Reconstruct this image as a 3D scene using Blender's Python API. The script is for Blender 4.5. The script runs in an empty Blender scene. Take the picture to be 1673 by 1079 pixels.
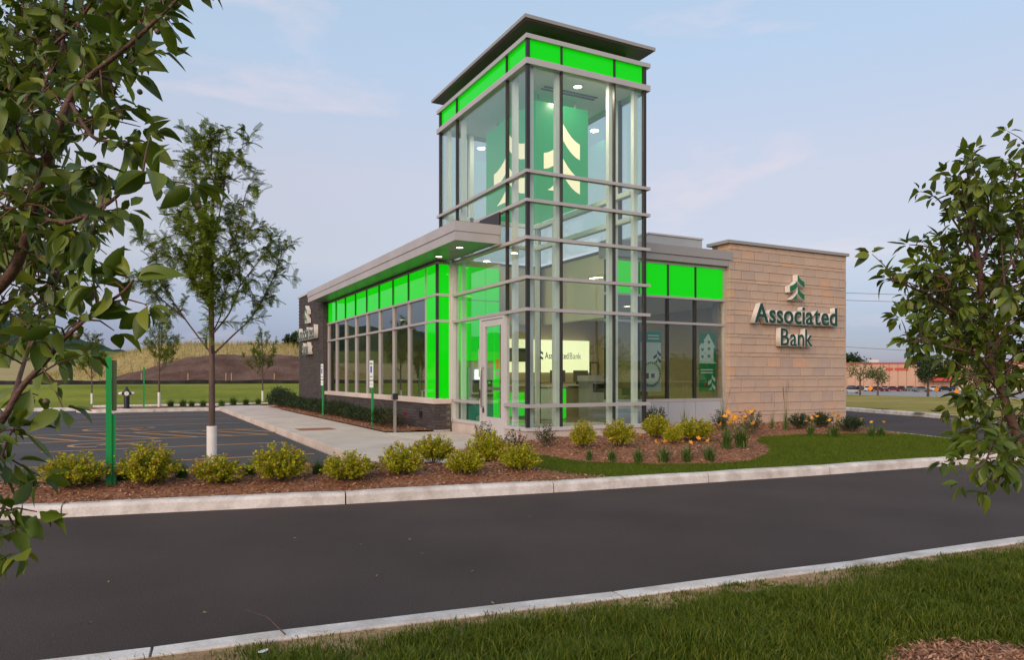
import bpy, bmesh, math, random
import numpy as np
from mathutils import Vector, Matrix

random.seed(7)
rng = np.random.default_rng(7)
SC = bpy.context.scene
COL = SC.collection
PI = math.pi

# ------------------------------------------------------------------ camera
TH = math.radians(62.32)
FPX, CX, CY = 1181.8, 836.5, 616.9           # focal length, principal column, horizon row (photo pixels)
H = 1.245
F = np.array([math.cos(TH), math.sin(TH), 0.0])
R = np.array([math.sin(TH), -math.cos(TH), 0.0])
CAM = np.array([-6.509, -11.830, H])
cam_data = bpy.data.cameras.new('camera')
cam = bpy.data.objects.new('camera', cam_data)
COL.objects.link(cam)
cam.location = CAM
cam.rotation_euler = (PI / 2, 0, -math.atan2(F[0], F[1]))
cam_data.sensor_width = 36
cam_data.lens = FPX / 1673 * 36
cam_data.shift_y = (CY - 539.5) / 1673
cam_data.clip_start = 0.05
cam_data.clip_end = 6000
SC.camera = cam

# ------------------------------------------------------------------ world, sun, exposure
world = bpy.data.worlds.new('World')
SC.world = world
world.use_nodes = True
SUN_EL, SUN_DIR = math.radians(23), np.array([-0.78, -0.626])


def build_world():
    nt = world.node_tree
    nt.nodes.clear()
    N = nt.nodes.new
    L = nt.links.new
    out = N('ShaderNodeOutputWorld')
    bg = N('ShaderNodeBackground')
    bg.inputs['Strength'].default_value = 1.0
    L(bg.outputs[0], out.inputs[0])
    sky = N('ShaderNodeTexSky')
    sky.sky_type = 'NISHITA'
    sky.sun_disc = False
    sky.sun_elevation = SUN_EL
    sky.sun_rotation = math.atan2(SUN_DIR[0], SUN_DIR[1])
    sky.air_density = 1.0
    sky.dust_density = 1.0
    sky.ozone_density = 2.0
    skm = N('ShaderNodeVectorMath')
    skm.operation = 'SCALE'
    skm.inputs['Scale'].default_value = 0.05
    L(sky.outputs[0], skm.inputs[0])
    tc = N('ShaderNodeTexCoord')
    sep = N('ShaderNodeSeparateXYZ')
    L(tc.outputs['Generated'], sep.inputs[0])
    # thin twilight haze: paler and pinker low down
    mr = N('ShaderNodeMapRange')
    mr.inputs[1].default_value = 0.0
    mr.inputs[2].default_value = 0.55
    L(sep.outputs[2], mr.inputs[0])
    ramp = N('ShaderNodeValToRGB')
    cr = ramp.color_ramp
    cr.elements[0].position = 0.0
    cr.elements[0].color = (0.03, 0.03, 0.15, 1)
    cr.elements[1].position = 1.0
    cr.elements[1].color = (0.29, 0.38, 0.46, 1)
    for p, c in ((0.10, (0.055, 0.05, 0.185, 1)), (0.28, (0.30, 0.26, 0.27, 1)), (0.46, (0.36, 0.325, 0.335, 1)), (0.72, (0.315, 0.375, 0.45, 1))):
        e = cr.elements.new(p)
        e.color = c
    L(mr.outputs[0], ramp.inputs[0])
    mix = N('ShaderNodeMix')
    mix.data_type = 'RGBA'
    mix.blend_type = 'ADD'
    mix.inputs[0].default_value = 1.0
    L(skm.outputs[0], mix.inputs[6])
    L(ramp.outputs[0], mix.inputs[7])
    # wispy streaks of cloud
    mp = N('ShaderNodeMapping')
    mp.inputs['Rotation'].default_value = (0.0, 0.35, 0.2)
    mp.inputs['Location'].default_value = (0.8, 0.45, 0.3)
    mp.inputs['Scale'].default_value = (1.0, 1.0, 4.2)
    L(tc.outputs['Generated'], mp.inputs[0])
    no = N('ShaderNodeTexNoise')
    no.inputs['Scale'].default_value = 2.3
    no.inputs['Detail'].default_value = 7
    no.inputs['Roughness'].default_value = 0.55
    no.inputs['Distortion'].default_value = 0.35
    L(mp.outputs[0], no.inputs[0])
    r2 = N('ShaderNodeValToRGB')
    r2.color_ramp.elements[0].position = 0.56
    r2.color_ramp.elements[1].position = 0.84
    L(no.outputs[0], r2.inputs[0])
    cm = N('ShaderNodeMix')
    cm.data_type = 'RGBA'
    cm.inputs[7].default_value = (0.72, 0.60, 0.63, 1)
    L(r2.outputs[0], cm.inputs[0])
    L(mix.outputs[2], cm.inputs[6])
    L(cm.outputs[2], bg.inputs[0])


build_world()
sun_data = bpy.data.lights.new('sun', 'SUN')
sun_data.energy = 2.3
sun_data.angle = math.radians(50)
sun_data.color = (1.0, 0.74, 0.56)
sun = bpy.data.objects.new('sun', sun_data)
COL.objects.link(sun)
_d = Vector((-SUN_DIR[0] * math.cos(SUN_EL), -SUN_DIR[1] * math.cos(SUN_EL), -math.sin(SUN_EL)))
sun.rotation_euler = _d.to_track_quat('-Z', 'Y').to_euler()
SC.view_settings.view_transform = 'Standard'
SC.view_settings.look = 'None'
SC.view_settings.exposure = 0.35
SC.view_settings.gamma = 1.0
SC.cycles.use_denoising = True
SC.cycles.max_bounces = 10
SC.cycles.transparent_max_bounces = 24
SC.cycles.sample_clamp_indirect = 4.0


# ------------------------------------------------------------------ pixel helpers (photo pixel -> place)
def ray(x, y):
    return F + R * (x - CX) / FPX + np.array([0, 0, (CY - y) / FPX])


def on(x, y, ax, val):
    d = ray(x, y)
    return CAM + d * (val - CAM[ax]) / d[ax]


def gnd(x, y, z=0.0):
    return on(x, y, 2, z)


def at(x, y, depth):
    return CAM + depth * ray(x, y)


# ------------------------------------------------------------------ materials
MATS = {}


def nodes(name):
    m = bpy.data.materials.new(name)
    m.use_nodes = True
    nt = m.node_tree
    b = nt.nodes['Principled BSDF']
    MATS[name] = m
    return m, nt, b


def mat(name, c1, c2=None, scale=4.0, detail=4, rough=0.7, metal=0.0, spec=0.5, bump=0.0, bscale=None,
        contrast=(0.35, 0.65), coords='Object', stretch=None, fine=None, rough2=None, island=None, objrand=None, trans=0.0,
        emit=None, estr=0.0):
    """principled material: base colour mottled between c1 and c2 by noise; optional fine speckle, per-island or per-object colour"""
    m, nt, b = nodes(name)
    N, L = nt.nodes.new, nt.links.new
    b.inputs['Roughness'].default_value = rough
    b.inputs['Metallic'].default_value = metal
    b.inputs['Specular IOR Level'].default_value = spec
    tc = N('ShaderNodeTexCoord')
    vec = tc.outputs[coords]
    if stretch:
        mp = N('ShaderNodeMapping')
        mp.inputs['Scale'].default_value = stretch
        L(vec, mp.inputs[0])
        vec = mp.outputs[0]
    col = None
    if c2 is not None:
        no = N('ShaderNodeTexNoise')
        no.inputs['Scale'].default_value = scale
        no.inputs['Detail'].default_value = detail
        L(vec, no.inputs[0])
        r = N('ShaderNodeValToRGB')
        r.color_ramp.elements[0].position, r.color_ramp.elements[1].position = contrast
        r.color_ramp.elements[0].color = (*c1, 1)
        r.color_ramp.elements[1].color = (*c2, 1)
        L(no.outputs[0], r.inputs[0])
        col = r.outputs[0]
        if rough2 is not None:
            mr = N('ShaderNodeMapRange')
            mr.inputs[3].default_value = rough
            mr.inputs[4].default_value = rough2
            L(no.outputs[0], mr.inputs[0])
            L(mr.outputs[0], b.inputs['Roughness'])
    for kind, cols in (('island', island), ('objrand', objrand)):
        if cols:
            if kind == 'island':
                g = N('ShaderNodeNewGeometry')
                src = g.outputs['Random Per Island']
            else:
                g = N('ShaderNodeObjectInfo')
                src = g.outputs['Random']
            r = N('ShaderNodeValToRGB')
            cr = r.color_ramp
            n = len(cols)
            cr.elements[0].position, cr.elements[0].color = 0.0, (*cols[0], 1)
            cr.elements[1].position, cr.elements[1].color = 1.0, (*cols[-1], 1)
            for i in range(1, n - 1):
                e = cr.elements.new(i / (n - 1))
                e.color = (*cols[i], 1)
            L(src, r.inputs[0])
            if col is None:
                col = r.outputs[0]
            else:
                mx = N('ShaderNodeMix')
                mx.data_type = 'RGBA'
                mx.blend_type = 'MULTIPLY'
                mx.inputs[0].default_value = 1.0
                L(col, mx.inputs[6])
                L(r.outputs[0], mx.inputs[7])
                col = mx.outputs[2]
    if fine:
        fs, fa = fine
        no = N('ShaderNodeTexNoise')
        no.inputs['Scale'].default_value = fs
        no.inputs['Detail'].default_value = 3
        L(vec, no.inputs[0])
        mr = N('ShaderNodeMapRange')
        mr.inputs[1].default_value = 0.3
        mr.inputs[2].default_value = 0.7
        mr.inputs[3].default_value = 1 - fa
        mr.inputs[4].default_value = 1 + fa
        L(no.outputs[0], mr.inputs[0])
        sc = N('ShaderNodeVectorMath')
        sc.operation = 'SCALE'
        if col is None:
            sc.inputs[0].default_value = c1
        else:
            L(col, sc.inputs[0])
        L(mr.outputs[0], sc.inputs['Scale'])
        col = sc.outputs[0]
    if col is None:
        b.inputs['Base Color'].default_value = (*c1, 1)
    else:
        L(col, b.inputs['Base Color'])
    if bump:
        no = N('ShaderNodeTexNoise')
        no.inputs['Scale'].default_value = bscale or scale * 8
        no.inputs['Detail'].default_value = 5
        L(vec, no.inputs[0])
        bp = N('ShaderNodeBump')
        bp.inputs['Strength'].default_value = bump
        bp.inputs['Distance'].default_value = 0.02
        L(no.outputs[0], bp.inputs['Height'])
        L(bp.outputs[0], b.inputs['Normal'])
    if emit:
        b.inputs['Emission Color'].default_value = (*emit, 1)
        b.inputs['Emission Strength'].default_value = estr
    if trans:
        tr = N('ShaderNodeBsdfTranslucent')
        if col is None:
            tr.inputs[0].default_value = (*c1, 1)
        else:
            L(col, tr.inputs[0])
        ms = N('ShaderNodeMixShader')
        ms.inputs[0].default_value = trans
        L(b.outputs[0], ms.inputs[1])
        L(tr.outputs[0], ms.inputs[2])
        L(ms.outputs[0], nt.nodes['Material Output'].inputs[0])
    return m


def glass_mat(name, tint, ior=1.6, rough=0.0):
    m, nt, b = nodes(name)
    N, L = nt.nodes.new, nt.links.new
    nt.nodes.remove(b)
    t = N('ShaderNodeBsdfTransparent')
    t.inputs[0].default_value = (*tint, 1)
    g = N('ShaderNodeBsdfGlossy')
    g.inputs['Roughness'].default_value = rough
    g.inputs[0].default_value = (0.94, 0.97, 0.96, 1)
    fr = N('ShaderNodeFresnel')
    geo = N('ShaderNodeNewGeometry')          # same reflectance on both faces of the sheet
    mr = N('ShaderNodeMapRange')
    mr.inputs[3].default_value = ior
    mr.inputs[4].default_value = 1.0 / ior
    L(geo.outputs['Backfacing'], mr.inputs[0])
    L(mr.outputs[0], fr.inputs[0])
    ms = N('ShaderNodeMixShader')
    L(fr.outputs[0], ms.inputs[0])
    L(t.outputs[0], ms.inputs[1])
    L(g.outputs[0], ms.inputs[2])
    L(ms.outputs[0], nt.nodes['Material Output'].inputs[0])
    return m


def lit_mat(name, col, strength, rough=0.25):
    return mat(name, tuple(min(1, c * 0.3 + 0.004) for c in col), rough=rough, spec=0.2, emit=col, estr=strength)


mat('asphalt_road', (0.052, 0.038, 0.034), (0.069, 0.051, 0.045), scale=0.7, rough=0.88, spec=0.25, fine=(110, 0.42), bump=0.5, bscale=130)
mat('asphalt_lot', (0.060, 0.052, 0.052), (0.078, 0.068, 0.066), scale=0.5, rough=0.85, spec=0.3, fine=(120, 0.22), bump=0.25, bscale=140)
mat('concrete_kerb', (0.43, 0.375, 0.335), (0.67, 0.625, 0.585), scale=4.5, detail=8, rough=0.9, spec=0.2, fine=(60, 0.10), bump=0.35, bscale=40, contrast=(0.28, 0.62))
mat('concrete_walk', (0.51, 0.42, 0.36), (0.62, 0.53, 0.46), scale=1.1, rough=0.9, spec=0.2, fine=(50, 0.07), bump=0.15, bscale=60)
mat('concrete_base', (0.46, 0.38, 0.33), (0.54, 0.46, 0.41), scale=2.0, rough=0.9, spec=0.2, fine=(60, 0.08), bump=0.2, bscale=70)
mat('joint_dark', (0.03, 0.03, 0.03), rough=1.0, spec=0.1)
mat('mulch', (0.19, 0.082, 0.045), (0.36, 0.18, 0.105), scale=24, rough=0.95, spec=0.15, bump=0.9, bscale=90)
mat('mulch_chip', (0.2, 0.1, 0.06), rough=0.9, spec=0.2, island=[(0.15, 0.065, 0.036), (0.28, 0.135, 0.078), (0.38, 0.20, 0.12), (0.46, 0.28, 0.19)])
mat('lawn_soil', (0.048, 0.070, 0.006), (0.080, 0.100, 0.012), scale=1.6, rough=0.95, spec=0.1, fine=(45, 0.35), bump=0.6, bscale=60)
mat('lawn_far', (0.115, 0.150, 0.010), (0.23, 0.24, 0.030), scale=0.35, rough=0.95, spec=0.1, fine=(9, 0.22), stretch=(0.35, 1, 1))
mat('lawn_dry', (0.21, 0.18, 0.030), (0.32, 0.25, 0.075), scale=0.3, rough=0.95, spec=0.1, fine=(3, 0.15), stretch=(0.4, 1, 1))
mat('sandy_soil', (0.27, 0.165, 0.085), (0.42, 0.28, 0.16), scale=7, rough=0.95, spec=0.1, fine=(70, 0.3), bump=0.6, bscale=60)
mat('field', (0.10, 0.13, 0.02), (0.17, 0.17, 0.03), scale=0.03, rough=0.95, spec=0.1, fine=(0.3, 0.2))
mat('wheat', (0.33, 0.25, 0.10), (0.40, 0.31, 0.14), scale=0.25, rough=0.95, spec=0.1, fine=(3, 0.15), stretch=(1, 1, 1.5))
mat('wheat_blade', (0.3, 0.25, 0.12), rough=0.9, spec=0.1, island=[(0.18, 0.20, 0.05), (0.33, 0.27, 0.10), (0.42, 0.29, 0.13)])
mat('dirt', (0.085, 0.048, 0.036), (0.15, 0.092, 0.070), scale=0.6, rough=0.95, spec=0.1, fine=(6, 0.2), bump=0.8, bscale=3)
mat('wood_hill', (0.018, 0.042, 0.030), (0.040, 0.075, 0.040), scale=0.05, rough=1.0, spec=0.05, fine=(0.25, 0.35))
mat('grass_blade', (0.05, 0.1, 0.01), rough=0.6, spec=0.25, trans=0.25, island=[(0.034, 0.066, 0.002), (0.060, 0.105, 0.004), (0.098, 0.140, 0.006), (0.21, 0.21, 0.03)])
mat('grass_mown', (0.05, 0.1, 0.01), rough=0.7, spec=0.2, trans=0.2, island=[(0.060, 0.100, 0.004), (0.090, 0.135, 0.007), (0.125, 0.165, 0.010)])
mat('stall_paint', (0.55, 0.25, 0.06), (0.44, 0.20, 0.06), scale=3, rough=0.7, fine=(60, 0.2))
mat('rust_plate', (0.26, 0.085, 0.035), (0.34, 0.13, 0.06), scale=9, rough=0.8, bump=0.3)

mat('aluminium', (0.47, 0.435, 0.425), (0.52, 0.48, 0.47), scale=1.5, rough=0.42, metal=0.35, spec=0.5)
mat('aluminium_light', (0.56, 0.53, 0.52), (0.60, 0.57, 0.56), scale=1.5, rough=0.45, metal=0.2, spec=0.5)
mat('fascia_metal', (0.33, 0.31, 0.30), (0.37, 0.345, 0.335), scale=0.8, rough=0.45, metal=0.3)
mat('bronze', (0.035, 0.030, 0.030), rough=0.4, metal=0.3)
mat('soffit', (0.13, 0.115, 0.105), (0.15, 0.135, 0.125), scale=2, rough=0.55, metal=0.2)
mat('grey_panel', (0.40, 0.41, 0.43), (0.44, 0.45, 0.47), scale=1.0, rough=0.5, metal=0.1)
mat('white_paint', (0.72, 0.72, 0.70), rough=0.55)
mat('cream_paint', (0.66, 0.61, 0.50), (0.70, 0.65, 0.54), scale=0.7, rough=0.8)
mat('beige_wall', (0.62, 0.53, 0.34), (0.66, 0.57, 0.38), scale=0.6, rough=0.85)
mat('olive_wall', (0.35, 0.29, 0.15), (0.40, 0.33, 0.18), scale=0.5, rough=0.85)
mat('ceiling_tile', (0.62, 0.60, 0.56), rough=0.9)
mat('floor_tile', (0.20, 0.17, 0.13), (0.26, 0.22, 0.17), scale=1.4, rough=0.18, spec=0.5)
mat('dark_plastic', (0.02, 0.02, 0.022), rough=0.35)
mat('steel', (0.42, 0.40, 0.38), rough=0.35, metal=0.8)
mat('wood_desk', (0.30, 0.24, 0.16), (0.36, 0.29, 0.20), scale=3, rough=0.5, stretch=(1, 8, 1))
mat('mortar_dark', (0.14, 0.12, 0.115), rough=0.95, fine=(60, 0.2))
mat('brick_dark', (0.9, 0.9, 0.9), (1, 1, 1), scale=8, rough=0.75, spec=0.35, fine=(50, 0.15), bump=0.3, bscale=60,
    objrand=[(0.048, 0.040, 0.040), (0.068, 0.056, 0.054), (0.085, 0.070, 0.068), (0.060, 0.046, 0.042)])
mat('brick_dark_many', (0.9, 0.9, 0.9), (1, 1, 1), scale=8, rough=0.75, spec=0.35, fine=(50, 0.15),
    island=[(0.048, 0.040, 0.040), (0.068, 0.056, 0.054), (0.085, 0.070, 0.068), (0.060, 0.046, 0.042)])
mat('mortar_light', (0.30, 0.24, 0.20), rough=0.95)
mat('stone', (0.88, 0.87, 0.86), (1, 1, 1), scale=2.2, rough=0.85, spec=0.25, fine=(28, 0.06), bump=0.25, bscale=40, coords='Object',
    objrand=[(0.46, 0.345, 0.275), (0.52, 0.385, 0.295), (0.43, 0.335, 0.285), (0.55, 0.41, 0.31), (0.48, 0.36, 0.285), (0.53, 0.39, 0.30), (0.45, 0.35, 0.29), (0.51, 0.37, 0.28), (0.47, 0.355, 0.285), (0.50, 0.375, 0.295), (0.57, 0.36, 0.24)])
mat('sign_white', (0.70, 0.66, 0.62), rough=0.5)
mat('sign_green', (0.002, 0.052, 0.034), rough=0.4)
mat('sign_green_bright', (0.004, 0.13, 0.04), rough=0.4)
mat('post_green', (0.004, 0.27, 0.055), rough=0.4)
mat('poster_teal', (0.03, 0.30, 0.21), rough=0.5)
mat('poster_green', (0.015, 0.25, 0.08), rough=0.5)
mat('paper', (0.74, 0.77, 0.75), rough=0.6)
mat('paper_grey', (0.50, 0.53, 0.52), rough=0.6)
mat('blue_print', (0.02, 0.06, 0.42), rough=0.5)
mat('print_red', (0.6, 0.03, 0.02), rough=0.5)
mat('hydrant_body', (0.012, 0.016, 0.022), rough=0.4)
mat('rubber', (0.02, 0.02, 0.02), rough=0.8)
mat('bark', (0.085, 0.055, 0.042), (0.13, 0.085, 0.065), scale=14, rough=0.9, bump=0.6, bscale=50, stretch=(1, 1, 0.25))
mat('bark_apple', (0.075, 0.032, 0.022), (0.115, 0.055, 0.040), scale=30, rough=0.7, bump=0.4, bscale=90)
mat('tree_wrap', (0.72, 0.69, 0.66), (0.78, 0.76, 0.73), scale=6, rough=0.7)
mat('locust_leaf', (0.1, 0.15, 0.03), rough=0.8, spec=0.08, trans=0.3, island=[(0.060, 0.105, 0.010), (0.10, 0.155, 0.014), (0.15, 0.20, 0.018), (0.22, 0.26, 0.03)])
mat('apple_leaf', (0.9, 0.95, 0.9), (1, 1, 1), scale=30, rough=0.42, spec=0.4, trans=0.25, objrand=[(0.055, 0.088, 0.008), (0.085, 0.128, 0.012), (0.12, 0.165, 0.015), (0.19, 0.22, 0.022)])
mat('apple_leaf_many', (0.06, 0.1, 0.02), rough=0.45, spec=0.4, trans=0.25, island=[(0.045, 0.074, 0.008), (0.075, 0.112, 0.011), (0.105, 0.148, 0.014), (0.17, 0.20, 0.020)])
mat('crabapple', (0.10, 0.075, 0.03), rough=0.4)
mat('spirea_leaf', (0.3, 0.3, 0.02), rough=0.6, spec=0.25, trans=0.3, island=[(0.17, 0.21, 0.008), (0.31, 0.34, 0.010), (0.45, 0.44, 0.012), (0.57, 0.50, 0.025)])
mat('spirea_tip', (0.4, 0.25, 0.05), rough=0.6, spec=0.2, trans=0.3, island=[(0.42, 0.33, 0.03), (0.45, 0.25, 0.06), (0.42, 0.20, 0.10), (0.50, 0.26, 0.20)])
mat('yew_leaf', (0.03, 0.06, 0.01), rough=0.6, trans=0.15, island=[(0.012, 0.030, 0.006), (0.022, 0.050, 0.009), (0.036, 0.072, 0.012)])
mat('rose_leaf', (0.04, 0.07, 0.02), rough=0.5, trans=0.2, island=[(0.020, 0.040, 0.010), (0.040, 0.070, 0.015), (0.075, 0.080, 0.02), (0.11, 0.06, 0.03)])
mat('lily_leaf', (0.06, 0.12, 0.02), rough=0.5, trans=0.25, island=[(0.035, 0.085, 0.012), (0.060, 0.125, 0.016), (0.10, 0.165, 0.022)])
mat('reed_stem', (0.2, 0.2, 0.08), rough=0.7, trans=0.2, island=[(0.13, 0.16, 0.04), (0.22, 0.20, 0.08)])
mat('reed_plume', (0.28, 0.18, 0.13), rough=0.9, trans=0.3, island=[(0.22, 0.13, 0.10), (0.33, 0.22, 0.16)])
mat('petal_orange', (0.80, 0.33, 0.03), rough=0.5, trans=0.3, island=[(0.78, 0.28, 0.02), (0.85, 0.42, 0.05)])
mat('petal_red', (0.55, 0.015, 0.03), rough=0.5, trans=0.2)
mat('shade_leaf', (0.04, 0.07, 0.02), rough=0.7, trans=0.2, island=[(0.014, 0.034, 0.014), (0.026, 0.055, 0.018), (0.045, 0.080, 0.02)])
mat('pale_leaf', (0.1, 0.14, 0.04), rough=0.7, trans=0.2, island=[(0.08, 0.11, 0.03), (0.15, 0.17, 0.05)])
mat('store_panel', (0.42, 0.26, 0.185), (0.47, 0.295, 0.21), scale=0.2, rough=0.8)
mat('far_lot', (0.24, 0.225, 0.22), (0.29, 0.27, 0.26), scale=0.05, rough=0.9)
mat('store_red', (0.42, 0.035, 0.025), rough=0.6)
mat('roadwork_orange', (0.80, 0.26, 0.01), rough=0.5)
mat('silt_fence', (0.012, 0.011, 0.012), rough=0.7)
mat('stake_wood', (0.42, 0.27, 0.16), rough=0.8)
mat('galvanised', (0.30, 0.31, 0.32), rough=0.5, metal=0.5)
glass_mat('glass_tower', (0.905, 0.955, 0.93), 1.75)
glass_mat('glass_side', (0.78, 0.84, 0.80), 1.8)
glass_mat('glass_window', (0.55, 0.61, 0.58), 3.2)
glass_mat('glass_car', (0.10, 0.11, 0.12), 1.6)
# backlit glass: glossy sheet over a diffuser that gives off green light
lit_mat('lit_green', (0.0, 0.44, 0.0), 1.0, rough=0.04)
lit_mat('lit_green_soft', (0.004, 0.60, 0.01), 0.85)
lit_mat('lit_lantern', (0.02, 0.25, 0.085), 0.8)
lit_mat('lit_cream', (0.85, 0.72, 0.45), 0.95)
lit_mat('lit_sign', (0.90, 0.88, 0.50), 0.95)
lit_mat('lit_screen', (0.95, 1.0, 0.95), 2.2)
lit_mat('lit_lamp', (1.0, 0.86, 0.62), 6.0)
lit_mat('lit_street', (1.0, 0.88, 0.62), 30.0)


# ------------------------------------------------------------------ mesh helpers
class MB:
    """collects shapes into one mesh"""

    def __init__(self):
        self.v, self.f, self.mi = [], [], []

    def add(self, vs, fs, mi=0):
        n = len(self.v)
        self.v.extend([tuple(map(float, p)) for p in vs])
        self.f.extend([tuple(i + n for i in q) for q in fs])
        self.mi.extend([mi] * len(fs))
        return self

    def box(self, a, b, mi=0):
        x0, y0, z0 = [min(p, q) for p, q in zip(a, b)]
        x1, y1, z1 = [max(p, q) for p, q in zip(a, b)]
        return self.add([(x0, y0, z0), (x1, y0, z0), (x1, y1, z0), (x0, y1, z0), (x0, y0, z1), (x1, y0, z1), (x1, y1, z1), (x0, y1, z1)],
                        [(3, 2, 1, 0), (4, 5, 6, 7), (0, 1, 5, 4), (1, 2, 6, 5), (2, 3, 7, 6), (3, 0, 4, 7)], mi)

    def prism(self, poly, z0, z1, mi=0, bev=0.0):
        """vertical prism over a ccw polygon"""
        n = len(poly)
        vs = [(x, y, z0) for x, y in poly] + [(x, y, z1 - bev) for x, y in poly]
        fs = [tuple(range(n - 1, -1, -1))] + [(i, (i + 1) % n, (i + 1) % n + n, i + n) for i in range(n)]
        if bev:
            c = np.mean(np.array(poly), axis=0)
            ins = []
            for i in range(n):
                p, a, b = (np.array(poly[k % n], float) for k in (i, i - 1, i + 1))
                d1, d2 = (p - a) / np.linalg.norm(p - a), (b - p) / np.linalg.norm(b - p)
                nn = np.array([-d1[1] - d2[1], d1[0] + d2[0]])
                nn /= max(1e-6, np.linalg.norm(nn))
                ins.append(p + nn * bev)
            vs += [(x, y, z1) for x, y in ins]
            fs += [(i + n, (i + 1) % n + n, (i + 1) % n + 2 * n, i + 2 * n) for i in range(n)]
            fs.append(tuple(range(2 * n, 3 * n)))
        else:
            fs.append(tuple(range(n, 2 * n)))
        return self.add(vs, fs, mi)

    def tube(self, pts, rad, n=8, mi=0, cap=True):
        pts = [np.array(p, float) for p in pts]
        k = len(pts)
        if not hasattr(rad, '__len__'):
            rad = [rad] * k
        vs, fs = [], []
        up = np.array([0.13, 0.27, 1.0])
        for i, p in enumerate(pts):
            t = pts[min(i + 1, k - 1)] - pts[max(i - 1, 0)]
            t = t / (np.linalg.norm(t) + 1e-9)
            a = np.cross(t, up)
            if np.linalg.norm(a) < 0.1:
                a = np.cross(t, np.array([1.0, 0.1, 0]))
            a /= np.linalg.norm(a)
            b = np.cross(t, a)
            for j in range(n):
                q = 2 * PI * j / n
                vs.append(p + rad[i] * (math.cos(q) * a + math.sin(q) * b))
        for i in range(k - 1):
            for j in range(n):
                j2 = (j + 1) % n
                fs.append((i * n + j, (i + 1) * n + j, (i + 1) * n + j2, i * n + j2))
        if cap:
            fs.append(tuple(range(n)))
            fs.append(tuple(range(k * n - 1, (k - 1) * n - 1, -1)))
        return self.add(vs, fs, mi)

    def lathe(self, prof, c=(0, 0, 0), n=16, mi=0):
        vs, fs = [], []
        k = len(prof)
        for r, z in prof:
            for j in range(n):
                a = 2 * PI * j / n
                vs.append((c[0] + r * math.cos(a), c[1] + r * math.sin(a), c[2] + z))
        for i in range(k - 1):
            for j in range(n):
                j2 = (j + 1) % n
                fs.append((i * n + j, i * n + j2, (i + 1) * n + j2, (i + 1) * n + j))
        fs.append(tuple(range(n - 1, -1, -1)))
        fs.append(tuple(range((k - 1) * n, k * n)))
        return self.add(vs, fs, mi)

    def mesh(self, name, mats, smooth=False):
        me = bpy.data.meshes.new(name)
        me.from_pydata(self.v, [], self.f)
        for m in ([mats] if isinstance(mats, str) else mats):
            me.materials.append(MATS[m])
        if any(self.mi):
            me.polygons.foreach_set('material_index', self.mi)
        if smooth:
            me.polygons.foreach_set('use_smooth', [True] * len(self.f))
        me.update()
        return me

    def obj(self, name, mats, parent=None, smooth=False, **tags):
        return link(name, self.mesh(name, mats, smooth), parent, **tags)


def link(name, data, parent=None, loc=None, rot=None, **tags):
    o = bpy.data.objects.new(name, data)
    COL.objects.link(o)
    if parent is not None:
        o.parent = parent
    if loc is not None:
        o.location = loc
    if rot is not None:
        o.rotation_euler = rot
    for k, v in tags.items():
        if v is not None:
            o[{'cat': 'category'}.get(k, k)] = v
    return o


def empty(name, loc, label, cat, group=None, rz=0.0):
    o = link(name, None, None, loc, (0, 0, rz), label=label, cat=cat, group=group)
    o.empty_display_size = 0.2
    return o


def copy_tree(o, parent=None):
    c = o.copy()
    COL.objects.link(c)
    c.parent = parent
    for ch in list(o.children):
        copy_tree(ch, c)
    return c


def np_mesh(name, verts, faces, mats, mi=None, smooth=False):
    """verts (n,3), faces (m,k) arrays, quick"""
    me = bpy.data.meshes.new(name)
    m, k = faces.shape
    me.vertices.add(len(verts))
    me.vertices.foreach_set('co', np.ascontiguousarray(verts, np.float32).ravel())
    me.loops.add(m * k)
    me.loops.foreach_set('vertex_index', np.ascontiguousarray(faces, np.int32).ravel())
    me.polygons.add(m)
    me.polygons.foreach_set('loop_start', np.arange(0, m * k, k, dtype=np.int32))
    for q in ([mats] if isinstance(mats, str) else mats):
        me.materials.append(MATS[q])
    if mi is not None:
        me.polygons.foreach_set('material_index', np.ascontiguousarray(mi, np.int32))
    if smooth:
        me.polygons.foreach_set('use_smooth', np.ones(m, bool))
    me.update(calc_edges=True)
    return me


def strew(tv, tf, pos, mats3, mi=None):
    """copies of a template (verts tv, faces tf) with 3x3 matrices mats3 at pos -> verts, faces"""
    n, k = len(pos), len(tv)
    v = np.einsum('nij,kj->nki', mats3, tv) + pos[:, None, :]
    f = (tf[None] + (np.arange(n) * k)[:, None, None]).reshape(-1, tf.shape[1])
    return v.reshape(-1, 3), f


def frames(dirs, ups, length, width=None):
    """matrices whose columns are x=dir*length, y=side*width, z=normal*width"""
    d = dirs / (np.linalg.norm(dirs, axis=1, keepdims=True) + 1e-9)
    s = np.cross(ups, d)
    s /= np.linalg.norm(s, axis=1, keepdims=True) + 1e-9
    nn = np.cross(d, s)
    length = np.broadcast_to(np.asarray(length, float), (len(d),))
    width = length if width is None else np.broadcast_to(np.asarray(width, float), (len(d),))
    return np.stack([d * length[:, None], s * width[:, None], nn * width[:, None]], axis=2)


def inside(poly, x, y):
    x, y = np.asarray(x, float), np.asarray(y, float)
    r = np.zeros(x.shape, bool)
    n = len(poly)
    for i in range(n):
        x1, y1 = poly[i]
        x2, y2 = poly[(i + 1) % n]
        c = ((y1 > y) != (y2 > y)) & (x < (x2 - x1) * (y - y1) / ((y2 - y1) + 1e-12) + x1)
        r ^= c
    return r


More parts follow.
